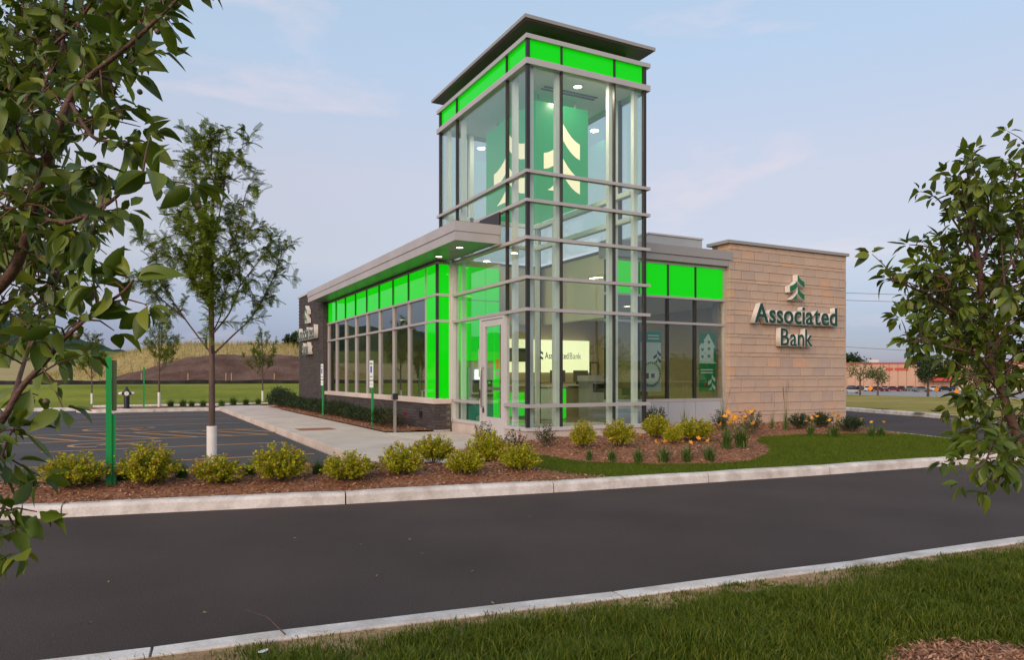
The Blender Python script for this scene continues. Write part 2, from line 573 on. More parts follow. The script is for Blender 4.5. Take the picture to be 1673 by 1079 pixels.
def vnoise(x, y, s=1.0, seed=0):
    """cheap smooth value noise, vectorised"""
    x, y = np.asarray(x, float) * s, np.asarray(y, float) * s
    xi, yi = np.floor(x).astype(int), np.floor(y).astype(int)
    xf, yf = x - xi, y - yi
    xf, yf = xf * xf * (3 - 2 * xf), yf * yf * (3 - 2 * yf)

    def h(a, b):
        q = (a * 374761393 + b * 668265263 + seed * 982451653) & 0x7fffffff
        q = ((q ^ (q >> 13)) * 1274126177) & 0x7fffffff
        return (q & 0xffff) / 65535.0
    return (h(xi, yi) * (1 - xf) + h(xi + 1, yi) * xf) * (1 - yf) + (h(xi, yi + 1) * (1 - xf) + h(xi + 1, yi + 1) * xf) * yf


def grid_patch(name, poly, step, zfun, matname, kind='structure', pad=0.0):
    p = np.array(poly)
    xs = np.arange(p[:, 0].min() - pad, p[:, 0].max() + step, step)
    ys = np.arange(p[:, 1].min() - pad, p[:, 1].max() + step, step)
    X, Y = np.meshgrid(xs, ys, indexing='ij')
    ok = inside(poly, (X + step / 2)[:-1, :-1], (Y + step / 2)[:-1, :-1])
    idx = np.arange(X.size).reshape(X.shape)
    q = np.stack([idx[:-1, :-1], idx[1:, :-1], idx[1:, 1:], idx[:-1, 1:]], -1)[ok]
    used, inv = np.unique(q, return_inverse=True)
    vx, vy = X.ravel()[used], Y.ravel()[used]
    v = np.stack([vx, vy, zfun(vx, vy)], 1)
    me = np_mesh(name, v, inv.reshape(q.shape), matname, smooth=True)
    return link(name, me, None, kind=kind)


def interp(line, u):
    l = np.array(line)
    return np.interp(u, l[:, 0], l[:, 1])


def arc_pts(line, n):
    l = np.array(line, float)
    s = np.r_[0, np.cumsum(np.linalg.norm(np.diff(l, axis=0), axis=1))]
    t = np.linspace(0, s[-1], n)
    return np.stack([np.interp(t, s, l[:, k]) for k in range(l.shape[1])], 1)


def sst(a, b, x):
    t = np.clip((np.asarray(x, float) - a) / (b - a), 0, 1)
    return t * t * (3 - 2 * t)


# ------------------------------------------------------------------ the setting
FAR_KERB = [(-40, 3.2), (-20, -0.3), (-12, -1.95), (-7.7, -2.97), (-7.13, -3.09), (-6.02, -3.31), (-4.35, -3.66), (-1.83, -4.06), (0.5, -4.31), (2.7, -4.52), (6.2, -4.74), (7.9, -4.82)]
NEAR_KERB = [(-40, -6.9), (-14, -7.55), (-9, -7.72), (-6.93, -7.812), (-6.447, -7.857), (-5.819, -7.923), (-4.462, -8.09), (-3.448, -8.205), (-1.839, -8.345), (0.062, -8.478), (4, -8.76), (14, -9.4), (45, -11.5)]
RIGHT_KERB = [(7.9, -4.82), (8.5, -4.45), (8.85, -3.7), (9.35, -2.0), (9.95, -0.3), (10.9, 1.9), (11.9, 5.0), (12.6, 9.0), (12.9, 30)]
DRIVE_KERB = [(11.5, -16), (13.6, -8), (16.76, 0.04), (19.1, 4.8), (20.63, 8.93), (22.5, 16), (24, 40)]


def zisl(u, v):
    vk = interp(FAR_KERB + RIGHT_KERB[-1:], u)
    return -0.075 + 0.085 * sst(0, 2.6, np.asarray(v) - vk)


def terrain(u, v):
    u, v = np.asarray(u, float), np.asarray(v, float)
    m = 1 - sst(10, 45, u)
    z = -0.12 + 0.85 * sst(23.2, 37, v) * m + 3.6 * sst(70, 230, v) * m
    z = z + 4.5 * sst(40, 220, -u) + 0.0
    z = z - 2.6 * sst(36, 100, u)
    return z


# base sheet out to the horizon, polar so that it stays cheap
def base_ground():
    rr = np.r_[0, np.geomspace(6, 3500, 70)]
    aa = np.linspace(0, 2 * PI, 97)[:-1]
    RR, AA = np.meshgrid(rr, aa, indexing='ij')
    x, y = CAM[0] + RR * np.cos(AA), CAM[1] + RR * np.sin(AA)
    z = terrain(x, y) - 0.30
    v = np.stack([x.ravel(), y.ravel(), z.ravel()], 1)
    n = len(aa)
    idx = np.arange(v.shape[0]).reshape(len(rr), n)
    nx = np.roll(idx, -1, axis=1)
    f = np.stack([idx[:-1], idx[1:], nx[1:], nx[:-1]], -1).reshape(-1, 4)
    link('ground', np_mesh('ground', v, f, 'field', smooth=True), None, kind='structure')


base_ground()

# access road and drive: one asphalt sheet
MB().prism([(-60, -14), (12.0, -14), (13.6, -8), (16.9, 0.04), (19.2, 4.8), (20.7, 8.93), (22.6, 16), (23, 26), (-60, 26)], -0.26, -0.20).obj('road', 'asphalt_road', kind='structure')
LOT = [(-60, 6), (-20, 1.3), (-12, -0.65), (-7.9, -1.30), (-6.6, -1.05), (-4.3, -1.36), (-3.42, -1.45), (-3.36, 22.9), (-60, 22.9)]
MB().prism([(-60, -0.4), (-12, -0.9), (-7.9, -1.35), (-6.6, -1.10), (-4.3, -1.40), (-3.45, -1.5), (-3.30, 22.9), (-60, 22.9)], -0.19, -0.13).obj('parking_lot', 'asphalt_lot', kind='structure')


# ---- painted stall lines (each a flat strip of paint, parts of the lot)
lot = bpy.data.objects['parking_lot']


def strip(mb, pts, w, z):
    pts = [np.array(p, float) for p in pts]
    L_, R_ = [], []
    for i, p in enumerate(pts):
        t = pts[min(i + 1, len(pts) - 1)] - pts[max(i - 1, 0)]
        t /= np.linalg.norm(t)
        nrm = np.array([-t[1], t[0]]) * w / 2
        L_.append((*(p + nrm), z))
        R_.append((*(p - nrm), z))
    k = len(pts)
    mb.add(R_ + L_, [(i, i + 1, i + 1 + k, i + k) for i in range(k - 1)])


ZP = -0.126
for v in (1.30, 3.92, 6.22, 8.42, 11.34, 14.05, 16.77, 19.3):
    mb = MB()
    strip(mb, [(-8.0 if v not in (6.22, 8.42) else -9.0, v), (-3.62, v)], 0.10, ZP)
    mb.obj('stall_line', 'stall_paint', lot)
for i in range(7):
    mb = MB()
    u0 = -8.8 + i * 0.78
    strip(mb, [(u0, 8.36), (u0 + 1.25, 6.28)], 0.10, ZP)
    mb.obj('hatch_line', 'stall_paint', lot)
for vc in (5.05, 9.9):
    mb = MB()
    a = [(-7.2 + 0.42 * math.cos(t), vc + 0.45 * math.sin(t)) for t in np.linspace(0.2 * PI, 1.55 * PI, 14)]
    strip(mb, a, 0.11, ZP)
    strip(mb, [(-7.15, vc - 0.05), (-6.55, vc - 0.05), (-6.35, vc - 0.55), (-6.15, vc - 0.5)], 0.11, ZP)
    strip(mb, [(-7.1, vc + 0.02), (-6.25, vc + 0.30)], 0.12, ZP + 0.002)
    mb.add([(-6.05 + 0.11 * math.cos(t), vc + 0.36 + 0.11 * math.sin(t), ZP) for t in np.linspace(0, 2 * PI, 13)[:-1]], [tuple(range(12))])
    mb.obj('wheelchair_symbol', 'stall_paint', lot)


# ---- kerbs: cast segments with open joints
def kerb(name, line, cuts, width, z0, z1, face_lip=0.02, label=None, side=1):
    par = link(name, None, None, kind='structure')
    l = np.array(line, float)
    s = np.r_[0, np.cumsum(np.linalg.norm(np.diff(l, axis=0), axis=1))]
    tot = s[-1]
    cuts = [0] + sorted(c for c in cuts if 0 < c < tot) + [tot]
    for a, b in zip(cuts[:-1], cuts[1:]):
        n = max(2, int((b - a) / 0.5) + 1)
        t = np.linspace(a + 0.008, b - 0.008, n)
        P = np.stack([np.interp(t, s, l[:, 0]), np.interp(t, s, l[:, 1])], 1)
        T = np.gradient(P, axis=0)
        T /= np.linalg.norm(T, axis=1, keepdims=True)
        Nn = np.stack([-T[:, 1], T[:, 0]], 1) * side
        # cross-section: battered road face with a worn rounded nose
        sec = [(-0.012, z0), (face_lip * 0.3, z1 - 0.035), (face_lip, z1 - 0.012), (face_lip + 0.022, z1), (width - 0.01, z1 + 0.002), (width, z1 - 0.008), (width, z0)]
        k = len(sec)
        vs, fs = [], []
        for i in range(n):
            j = (vnoise(P[i, 0] * 5, P[i, 1] * 5, 1, 3) - 0.5) * 0.008
            for q, (o, z) in enumerate(sec):
                e = 0.006 if i in (0, n - 1) and 0 < q < 5 else 0.0
                vs.append((P[i, 0] + Nn[i, 0] * (o + j), P[i, 1] + Nn[i, 1] * (o + j), z - e + j * (0 < q < 6) * 0.5))
        for i in range(n - 1):
            for q in range(k - 1):
                fs.append((i * k + q, (i + 1) * k + q, (i + 1) * k + q + 1, i * k + q + 1))
        fs.append(tuple(range(k)))
        fs.append(tuple(range(n * k - 1, (n - 1) * k - 1, -1)))
        if side < 0:
            fs = [f[::-1] for f in fs]
        MB().add(vs, fs).obj('kerb_stone', 'concrete_kerb', par)
    return par


def cuts_at(line, us):
    l = np.array(line, float)
    s = np.r_[0, np.cumsum(np.linalg.norm(np.diff(l, axis=0), axis=1))]
    return [float(np.interp(u, l[:, 0], s)) for u in us]


kerb('kerb_island_front', FAR_KERB, cuts_at(FAR_KERB, [-28, -16, -9.9, -7.16, -4.36, -1.84, 0.48, 2.66, 5.2]), 0.17, -0.3, -0.068, side=1)
kerb('kerb_island_side', RIGHT_KERB, [3, 6, 9, 14, 20], 0.17, -0.3, -0.068, side=1)
kerb('kerb_near', NEAR_KERB, cuts_at(NEAR_KERB, [-25, -12, -9, -6.42, -3.9, -1.95, 0.4, 3, 6, 10, 20]), 0.165, -0.3, -0.062, side=-1)
kerb('kerb_drive_far', DRIVE_KERB, [5, 9, 13, 17, 21, 25, 29, 34], 0.25, -0.3, -0.05, side=-1)
LOTK = [(-20, 1.1), (-12, -0.85), (-7.9, -1.30), (-6.6, -1.06), (-4.3, -1.36), (-3.45, -1.46)]
kerb('kerb_lot_front', LOTK, [4, 8, 11, 14], 0.15, -0.3, -0.03, side=-1)
kerb('kerb_lot_back', [(-45, 22.8), (-8.2, 22.8)], [4, 8, 12, 16, 20, 24, 28, 30, 33], 0.16, -0.3, 0.0, side=1)
kerb('kerb_back_island', [(-8.2, 22.6), (-8.35, 21.4), (-8.1, 20.6), (-7.6, 20.3), (-3.2, 20.3)], [2.0, 4.5], 0.16, -0.3, 0.0, side=-1)
kerb('kerb_back_lawn', [(-8.0, 23.3), (8.0, 23.3)], [3, 6, 9, 12], 0.16, -0.2, 0.06, side=1)

# ---- lawns and beds
BED_FRONT = [(-20, -0.3), (-12, -1.85), (-7.7, -2.86), (-6.02, -3.18), (-4.35, -3.52), (-1.83, -3.93), (-0.9, -4.04), (-1.45, -3.15), (-1.30, -1.6), (-0.85, -0.9), (-0.15, 0.3), (-0.35, 0.62), (-1.66, -0.62), (-2.12, -2.30), (-3.36, -1.68), (-3.5, -1.55), (-4.3, -1.48), (-6.6, -1.18), (-7.9, -1.42), (-12, -0.97), (-20, 0.98)]
BED_TOWER = [(-0.9, -0.9), (-0.82, -1.85), (-0.52, -2.75), (0.4, -3.35), (1.25, -3.62), (2.0, -3.60), (2.9, -3.12), (3.6, -2.45), (4.1, -1.7), (4.9, -1.05), (6.1, -0.95), (8.1, -1.55), (9.2, -1.3), (9.9, 0.0), (10.8, 1.9), (10.8, 2.5), (3.0, 2.5), (0.05, 0.06), (-0.1, 0.4)]
LAWN = [(-1.9, -3.95), (-0.9, -4.05), (0.5, -4.16), (2.7, -4.37), (6.2, -4.6), (7.8, -4.67), (8.35, -4.35), (8.7, -3.65), (9.2, -2.0), (9.8, -0.3), (10.75, 1.9), (11.75, 5.0), (11.75, 18), (10.8, 18), (10.8, 1.2), (0, 0.3), (-0.6, -0.2), (-1.6, -1.5)]


def edge_dist(poly, x, y):
    d = np.full(np.shape(x), 1e9)
    for (x1, y1), (x2, y2) in zip(poly, poly[1:] + poly[:1]):
        dx, dy = x2 - x1, y2 - y1
        t = np.clip(((x - x1) * dx + (y - y1) * dy) / (dx * dx + dy * dy + 1e-12), 0, 1)
        d = np.minimum(d, np.hypot(x - x1 - t * dx, y - y1 - t * dy))
    return d


def bed_z(u, v):
    u, v = np.asarray(u, float), np.asarray(v, float)
    k = np.minimum(sst(0.02, 0.45, edge_dist(BED_FRONT, u, v)) * inside(BED_FRONT, u, v) + sst(0.02, 0.45, edge_dist(BED_TOWER, u, v)) * inside(BED_TOWER, u, v), 1.0)
    return zisl(u, v) - 0.012 * (1 - k) + k * (0.045 + 0.03 * vnoise(u, v, 1.3, 5)) + (0.006 + 0.014 * k) * vnoise(u, v, 7, 9)


grid_patch('lawn_island', LAWN, 0.12, zisl, 'lawn_soil')
grid_patch('mulch_bed', BED_FRONT, 0.05, bed_z, 'mulch')
grid_patch('mulch_bed_tower', BED_TOWER, 0.05, lambda u, v: bed_z(u, v) + 0.012, 'mulch')
BED_WALL = [(-1.42, 3.95), (-0.42, 3.72), (-0.35, 20.0), (-1.42, 20.0)]
grid_patch('mulch_bed_facade', BED_WALL, 0.06, lambda u, v: 0.012 + 0.035 * vnoise(u, v, 4, 2) * sst(0, 0.15, u + 1.42), 'mulch')
grid_patch('mulch_bed_back', [(-8.1, 20.5), (-3.3, 20.5), (-3.3, 22.6), (-8.1, 22.6)], 0.12, lambda u, v: -0.02 + 0.05 * vnoise(u, v, 2, 2), 'mulch')
grid_patch('mulch_bed_back_walk', [(-3.2, 22.0), (9, 22.0), (9, 23.25), (-3.2, 23.25)], 0.15, lambda u, v: -0.01 + 0.05 * vnoise(u, v, 2, 2), 'mulch')

near_line = [(u, v - 0.16) for u, v in NEAR_KERB]


def z_near(u, v):
    d = interp(near_line, u) - np.asarray(v)
    return -0.082 + 0.018 * vnoise(u, v, 1.1, 4) * sst(0, 0.3, d) + 0.04 * sst(0.05, 2, d)


NEAR_LAWN = [(-11, -13.2), (5.5, -13.2), (5.5, -9.0), (4, -8.91), (0.062, -8.63), (-1.839, -8.495), (-3.448, -8.355), (-4.462, -8.24), (-5.819, -8.073), (-6.447, -8.007), (-6.93, -7.962), (-11, -7.81)]


def sand_mask(u, v):
    """how bare the lawn is: thin sandy strip and patches along the kerb"""
    d = interp(near_line, u) - np.asarray(v)
    n = vnoise(u, v, 2.3, 11) * 0.6 + vnoise(u, v, 7, 12) * 0.4
    n = n * 0.75 + 0.25 * vnoise(u, v, 19, 13)
    return np.clip((0.86 - d * 0.85 - (1 - n) * 1.0) * 2.4, 0, 1)


grid_patch('lawn_near', NEAR_LAWN, 0.06, z_near, 'lawn_soil')
# bare sandy soil shows through as its own sheet, only where the grass is thin
xs, ys = np.meshgrid(np.arange(-7.2, 3.0, 0.03), np.arange(-10.2, -7.8, 0.03), indexing='ij')
ok = inside(NEAR_LAWN, xs + 0.015, ys + 0.015)[:-1, :-1] & (sand_mask(xs, ys) > 0.16)[:-1, :-1]
idx = np.arange(xs.size).reshape(xs.shape)
q = np.stack([idx[:-1, :-1], idx[1:, :-1], idx[1:, 1:], idx[:-1, 1:]], -1)[ok]
us, inv = np.unique(q, return_inverse=True)
sv = np.stack([xs.ravel()[us], ys.ravel()[us], z_near(xs.ravel()[us], ys.ravel()[us]) + 0.006], 1)
link('sandy_soil', np_mesh('sandy_soil', sv, inv.reshape(q.shape), 'sandy_soil', smooth=True), None, kind='structure')
# plain turf on the camera's side, out of frame
MB().add([(-60, -6.9, -0.09), (-60, -60, -0.09), (60, -60, -0.09), (60, -13.0, -0.09), (-11, -13.0, -0.09), (-11, -7.9, -0.09)], [(0, 1, 4, 5), (1, 2, 3, 4)]).obj('lawn_behind', 'lawn_far', kind='structure')

grid_patch('lawn_back', [(-45, 22.95), (-8.0, 22.95), (-8.0, 23.4), (16, 23.4), (16, 37), (-45, 37)], 0.5, lambda u, v: terrain(u, v) + 0.13 * 0 + 0.11, 'lawn_far')
grid_patch('lawn_right', [(11.7, -16), (13.85, -8), (17.0, 0.04), (19.35, 4.8), (20.9, 8.93), (22.8, 16), (24.3, 40), (62, 60), (62, -40)], 0.9, lambda u, v: terrain(u, v) + 0.07 + 0.02 * sst(0, 6, u - 20), 'lawn_dry')
MB().add([(60, -60, -1.25), (330, -60, -2.72), (330, 400, -2.72), (60, 400, -1.25), (95, -60, -2.70), (95, 400, -2.70)], [(0, 4, 5, 3), (4, 1, 2, 5)]).obj('store_parking_lot', 'far_lot', kind='structure')


# ---- mound of dirt with tall dry grass behind it
def mound_z(u, v):
    u, v = np.asarray(u, float), np.asarray(v, float)
    env = sst(-10.5, -1.0, u) * (1 - 0.75 * sst(3, 17, u))
    h = 0.72 + 2.15 * sst(37.0, 44.5, v) * env
    return h + 0.16 * (vnoise(u, v, 0.9, 21) - 0.5) * sst(37, 39, v) + 0.12 * (vnoise(u, v, 2.6, 22) - 0.5) * sst(37, 39, v)


def wheat_z(u, v):
    u, v = np.asarray(u, float), np.asarray(v, float)
    env = sst(-15, -2.5, u) * (1 - 0.62 * sst(3, 15, u))
    return terrain(u, v) - 0.15 + 3.15 * sst(42.5, 50, v) * env + 0.35 * (vnoise(u, v, 0.35, 31) - 0.4) * sst(43, 50, v)


grid_patch('dirt_mound', [(-13, 36.6), (20, 36.6), (20, 45.5), (-13, 45.5)], 0.25, mound_z, 'dirt')
grid_patch('wheat_field', [(-80, 37.0), (-13.2, 37.0), (-10, 41), (-2, 44.2), (20, 44.2), (26, 44), (26, 95), (-80, 95)], 0.8, lambda u, v: wheat_z(u, v) + 0.1, 'wheat')
n = 26000
wu, wv = rng.uniform(-26, 20, n), rng.uniform(42.5, 58, n)
keep = wheat_z(wu, wv) > 0.9
wu, wv = wu[keep], wv[keep]
n = len(wu)
wh = rng.uniform(0.25, 0.6, n)
tv = np.array([[-0.02, 0, 0], [0.02, 0, 0], [0.0, 0, 1]])
M3 = np.zeros((n, 3, 3))
an = rng.uniform(0, PI, n)
M3[:, 0, 0], M3[:, 1, 0] = np.cos(an), np.sin(an)
M3[:, 1, 1] = 1
M3[:, 0, 2], M3[:, 1, 2], M3[:, 2, 2] = rng.normal(0, 0.12, n), rng.normal(0, 0.12, n), wh
v_, f_ = strew(tv, np.array([[0, 1, 2]]), np.stack([wu, wv, wheat_z(wu, wv) + 0.05], 1), M3)
link('dry_grass', np_mesh('dry_grass', v_, f_, 'wheat_blade'), None, kind='stuff', label='tall dry tan grass covering the mound crest', cat='grass')


# ---- wooded hills on the skyline
def hills():
    az = np.radians(np.linspace(76, 330, 500))
    rows = [(620, 0.0), (680, 0.35), (760, 0.72), (860, 1.0), (980, 1.0), (1150, 0.6)]
    a = np.degrees(az)
    top = np.interp(a, [76, 84, 90, 93, 98, 104, 112, 130, 160, 200, 240, 280, 330], [6, 12, 26, 38, 60, 62, 50, 58, 44, 50, 34, 26, 10])
    V = []
    for r, k in rows:
        h = top * k + (rng.uniform(-1, 1, len(az)) * 2.0 + 4.5 * (vnoise(a * 1.3, np.full_like(a, r), 1, 41) - 0.5)) * (k > 0)
        V.append(np.stack([CAM[0] + r * np.cos(az), CAM[1] + r * np.sin(az), h + (2.0 if k else -3)], 1))
    v = np.concatenate(V)
    m = len(az)
    idx = np.arange(len(v)).reshape(len(rows), m)
    f = np.stack([idx[:-1, :-1], idx[1:, :-1], idx[1:, 1:], idx[:-1, 1:]], -1).reshape(-1, 4)
    link('hills', np_mesh('hills', v, f, 'wood_hill', smooth=False), None, kind='structure')
    az = np.radians(np.linspace(86, 330, 200))
    a = np.degrees(az)
    k = np.interp(a, [84, 90, 97, 200, 330], [0.45, 0.85, 1, 1, 0.6])
    for name, m_, rows in (('tan_field', 'wheat', ((85, 0.9), (140, 2.4), (230, 5.6))), ('field_slope', 'field', ((230, 5.6), (420, 14.5), (640, 24.0)))):
        V = [np.stack([CAM[0] + r * np.cos(az), CAM[1] + r * np.sin(az), h * k], 1) for r, h in rows]
        v = np.concatenate(V)
        idx = np.arange(len(v)).reshape(len(rows), len(az))
        f = np.stack([idx[:-1, :-1], idx[1:, :-1], idx[1:, 1:], idx[:-1, 1:]], -1).reshape(-1, 4)
        link(name, np_mesh(name, v, f, m_, smooth=True), None, kind='structure')


hills()

# ---- pavement slabs
walk = link('pavement', None, None, kind='structure')
vs = [-0.3, 1.0, 2.45, 3.9, 5.4, 6.9, 8.4, 9.9, 11.4, 12.9, 14.4, 15.9, 17.4, 18.9, 20.4, 21.95]
G = 0.006


def ramp_slab(poly):
    MB().prism(poly, -0.25, 0.0, bev=0.008).obj('paving_slab', 'concrete_walk', walk)


ramp_slab([(-3.34, -1.62), (-2.14, -2.2), (-1.72, -0.72), (-1.60, -0.3 - G), (-3.34, -0.3 - G)])
for a, b in zip(vs[:-1], vs[1:]):
    ramp_slab([(-3.34, a + G), (-1.46, a + G), (-1.46, b - G), (-3.34, b - G)])
ramp_slab([(-1.44, -0.36), (-0.02, 0.92), (-0.02, 0.98), (-1.44, 0.98)])
ramp_slab([(-1.44, 1.01), (-0.02, 1.01), (-0.02, 2.44), (-1.44, 2.44)])
ramp_slab([(-1.44, 2.46), (-0.02, 2.46), (-0.02, 3.55), (-0.44, 3.68), (-1.44, 3.9)])
MB().prism([(-3.3, 21.96), (8, 21.96), (8, 23.3), (-3.3, 23.3)], -0.2, -0.012).obj('pavement_far', 'concrete_walk', kind='structure')
MB().prism([(-3.05, 5.35), (-2.2, 5.35), (-2.2, 6.05), (-3.05, 6.05)], -0.02, 0.004).obj('warning_plate', 'rust_plate', walk)

# ------------------------------------------------------------------ the bank building
bank = empty('bank_building', (0, 0, 0), 'single-storey stone and dark brick building with tall glass corner tower and glowing green panels', 'building')
Z_ROOF, Z_R0, Z_M1, Z_M2, Z_M3, Z_M4, Z_M5, Z_M6, Z_M7, Z_SILL = 8.012, 7.691, 7.241, 5.151, 4.605, 3.902, 3.157, 2.555, 0.738, 0.229
TU, TV = 2.85, 4.45          # tower footprint
GP = 0.075                   # depth of the glass behind the outer face of the rails


def B(name, a, b, m, parent=bank):
    return MB().box(a, b).obj(name, m, parent)


# concrete plinth under the tower, floor
MB().prism([(0.03, 0.03), (TU, 0.03), (TU, 1.9), (0.9, 1.9), (0.9, 0.93), (0.03, 0.93)], -0.2, Z_SILL).obj('plinth', 'concrete_base', bank)
MB().prism([(0.03, 2.08), (0.3, 2.08), (0.3, 3.62), (0.03, 3.62)], -0.2, Z_SILL).obj('plinth', 'concrete_base', bank)
MB().prism([(-0.3, 3.7), (0.1, 3.7), (0.1, 0.1), (2.9, 0.1), (2.9, 1.6), (10.5, 1.6), (10.5, 18.2), (-0.3, 18.2)], -0.1, 0.02).obj('floor', 'floor_tile', bank)

# ---- tower
tower = link('tower', None, bank)
for (x, y) in ((0.06, 0.06), (TU - 0.06, 0.06), (0.06, TV - 0.06), (TU - 0.06, TV - 0.06)):
    z0 = Z_SILL if y < 1 else 0.02
    MB().box((x - 0.033, y - 0.033, z0), (x + 0.033, y + 0.033, Z_R0 - 0.02)).obj('corner_post', 'bronze', tower)


def ring(name, z, t, m, out=0.0, deep=0.11, ext=0.06, full=True, lv=None):
    """horizontal rail: an L round the front corner, and the L round the back above the roof"""
    lv = TV + ext if lv is None else lv
    lu = TU + ext
    MB().prism([(out, out), (lu, out), (lu, out + deep), (out + deep, out + deep), (out + deep, lv), (out, lv)], z - t, z).obj(name, m, tower)
    if full:
        MB().prism([(lu, deep), (lu, lv), (deep, lv), (deep, lv - deep), (lu - deep, lv - deep), (lu - deep, deep)], z - t, z).obj(name, m, tower)


ring('rail', Z_R0, 0.085, 'aluminium')
ring('rail', Z_M1, 0.115, 'aluminium')
ring('rail', Z_M2, 0.060, 'aluminium')
ring('rail', Z_M3, 0.060, 'aluminium')
ring('rail', Z_M4, 0.062, 'aluminium', full=False, lv=3.52)
ring('rail', Z_M5, 0.060, 'aluminium', full=False, lv=3.52)
ring('rail', Z_M6, 0.062, 'aluminium', full=False, lv=3.52)
# low rail and bottom rail stop at the door
MB().prism([(0, 0), (TU + 0.06, 0), (TU + 0.06, 0.11), (0.11, 0.11), (0.11, 0.93), (0, 0.93)], Z_M7 - 0.07, Z_M7).obj('rail', 'aluminium', tower)
MB().prism([(0.0, 2.09), (0.11, 2.09), (0.11, 3.52), (0.0, 3.52)], Z_M7 - 0.055, Z_M7).obj('rail', 'aluminium', tower)
MB().prism([(0, 0), (TU, 0), (TU, 0.13), (0.13, 0.13), (0.13, 0.93), (0, 0.93)], Z_SILL, Z_SILL + 0.065).obj('sill_rail', 'aluminium_light', tower)
MB().prism([(0.0, 2.09), (0.13, 2.09), (0.13, 3.52), (0.0, 3.52)], Z_SILL, Z_SILL + 0.065).obj('sill_rail', 'aluminium_light', tower)

UM, VM = (0.80, 2.04), (0.90, 3.39)
rows_all = [(Z_M3, Z_M2 - 0.06), (Z_M2, Z_M1 - 0.115)]
rows_low = [(Z_SILL + 0.065, Z_M7 - 0.07), (Z_M7, Z_M6 - 0.062), (Z_M6, Z_M5 - 0.06), (Z_M5, Z_M4 - 0.062), (Z_M4, Z_M3 - 0.06)]


def pane_u(u, v0, v1, z0, z1, m='glass_tower', name='pane', par=None, t=0.012):     # in a plane of constant u
    return B(name, (u, v0, z0), (u + t, v1, z1), m, par or tower)


def pane_v(v, u0, u1, z0, z1, m='glass_tower', name='pane', par=None, t=0.012):
    return B(name, (u0, v, z0), (u1, v + t, z1), m, par or tower)


uc_ = [0.093, UM[0], UM[1], TU - 0.093]
vc_ = [0.093, VM[0], VM[1], TV - 0.093]
W = 0.016
for (z0, z1) in rows_low + rows_all:
    for a, b in zip(uc_[:-1], uc_[1:]):
        pane_v(GP, a + (W if a in UM else 0), b - (W if b in UM else 0), z0, z1)
for u in UM:
    B('mullion', (u - W, 0.03, Z_SILL + 0.065), (u + W, 0.098, Z_R0 - 0.085), 'bronze', tower)
# street-door side
for (z0, z1) in rows_all + rows_low:
    top = z1 > Z_M4 + 0.1
    cols = list(zip(vc_[:-1], vc_[1:]))
    if not top:
        if z1 < Z_M6 + 0.01:
            cols = [(0.093, 0.93), (2.09, 3.50)] if z0 > 0 else []
        else:
            cols = [(0.093, 0.90), (0.90, 3.50)]
    for a, b in cols:
        pane_u(GP, a + (W if a in VM else 0), b - (W if b in VM else 0), z0, z1)
B('mullion', (0.03, VM[0] - W, Z_M6), (0.098, VM[0] + W, Z_R0 - 0.085), 'bronze', tower)
B('mullion', (0.03, VM[1] - W, Z_M4 + 0.35), (0.098, VM[1] + W, Z_R0 - 0.085), 'bronze', tower)
B('mullion', (0.0, 3.50, Z_SILL), (0.14, 3.60, Z_M4 - 0.07), 'aluminium_light', tower)
# the two far sides stand clear of the roof
for (z0, z1) in rows_all + [(4.15, Z_M3 - 0.06)]:
    for a, b in zip(uc_[:-1], uc_[1:]):
        pane_v(TV - GP, a, b, z0, z1)
    for a, b in zip(vc_[:-1], vc_[1:]):
        pane_u(TU - GP, a, b, z0, z1)
for u in UM:
    B('mullion', (u - W, TV - 0.12, 4.1), (u + W, TV - 0.005, Z_R0 - 0.085), 'bronze', tower)
for v in VM:
    B('mullion', (TU - 0.12, v - W, 4.1), (TU - 0.005, v + W, Z_R0 - 0.085), 'bronze', tower)
# glowing green band under the tower roof
for a, b in zip(uc_[:-1], uc_[1:]):
    pane_v(GP, a + 0.012, b - 0.012, Z_M1, Z_R0 - 0.085, 'lit_green', 'green_panel', t=0.03)
    pane_v(TV - GP, a + 0.012, b - 0.012, Z_M1, Z_R0 - 0.085, 'lit_green', 'green_panel', t=0.03)
for a, b in zip(vc_[:-1], vc_[1:]):
    pane_u(GP, a + 0.012, b - 0.012, Z_M1, Z_R0 - 0.085, 'lit_green', 'green_panel', t=0.03)
    pane_u(TU - GP - 0.03, a + 0.012, b - 0.012, Z_M1, Z_R0 - 0.085, 'lit_green', 'green_panel', t=0.03)
# white steel posts standing inside the glass
for (x, y) in [(0.20, 0.22), (0.80, 0.22), (2.04, 0.22), (2.66, 0.22), (0.22, 0.90), (0.22, 3.39), (0.22, 4.26), (2.66, 0.90), (2.66, 3.39), (2.66, 4.26), (0.80, 4.26), (2.04, 4.26)]:
    z0 = 0.02
    if (x, y) == (0.22, 0.90):
        y = 0.86
    MB().prism([(x - 0.05, y - 0.05), (x + 0.05, y - 0.05), (x + 0.05, y + 0.05), (x - 0.05, y + 0.05)], z0, 7.16).obj('column', 'white_paint', tower)
for z in (Z_M3 - 0.02, Z_M2 - 0.02):
    B('tie_beam', (2.60, 0.30, z - 0.10), (2.70, 4.20, z), 'white_paint', tower)
    B('tie_beam', (0.30, 4.21, z - 0.10), (2.60, 4.31, z), 'white_paint', tower)
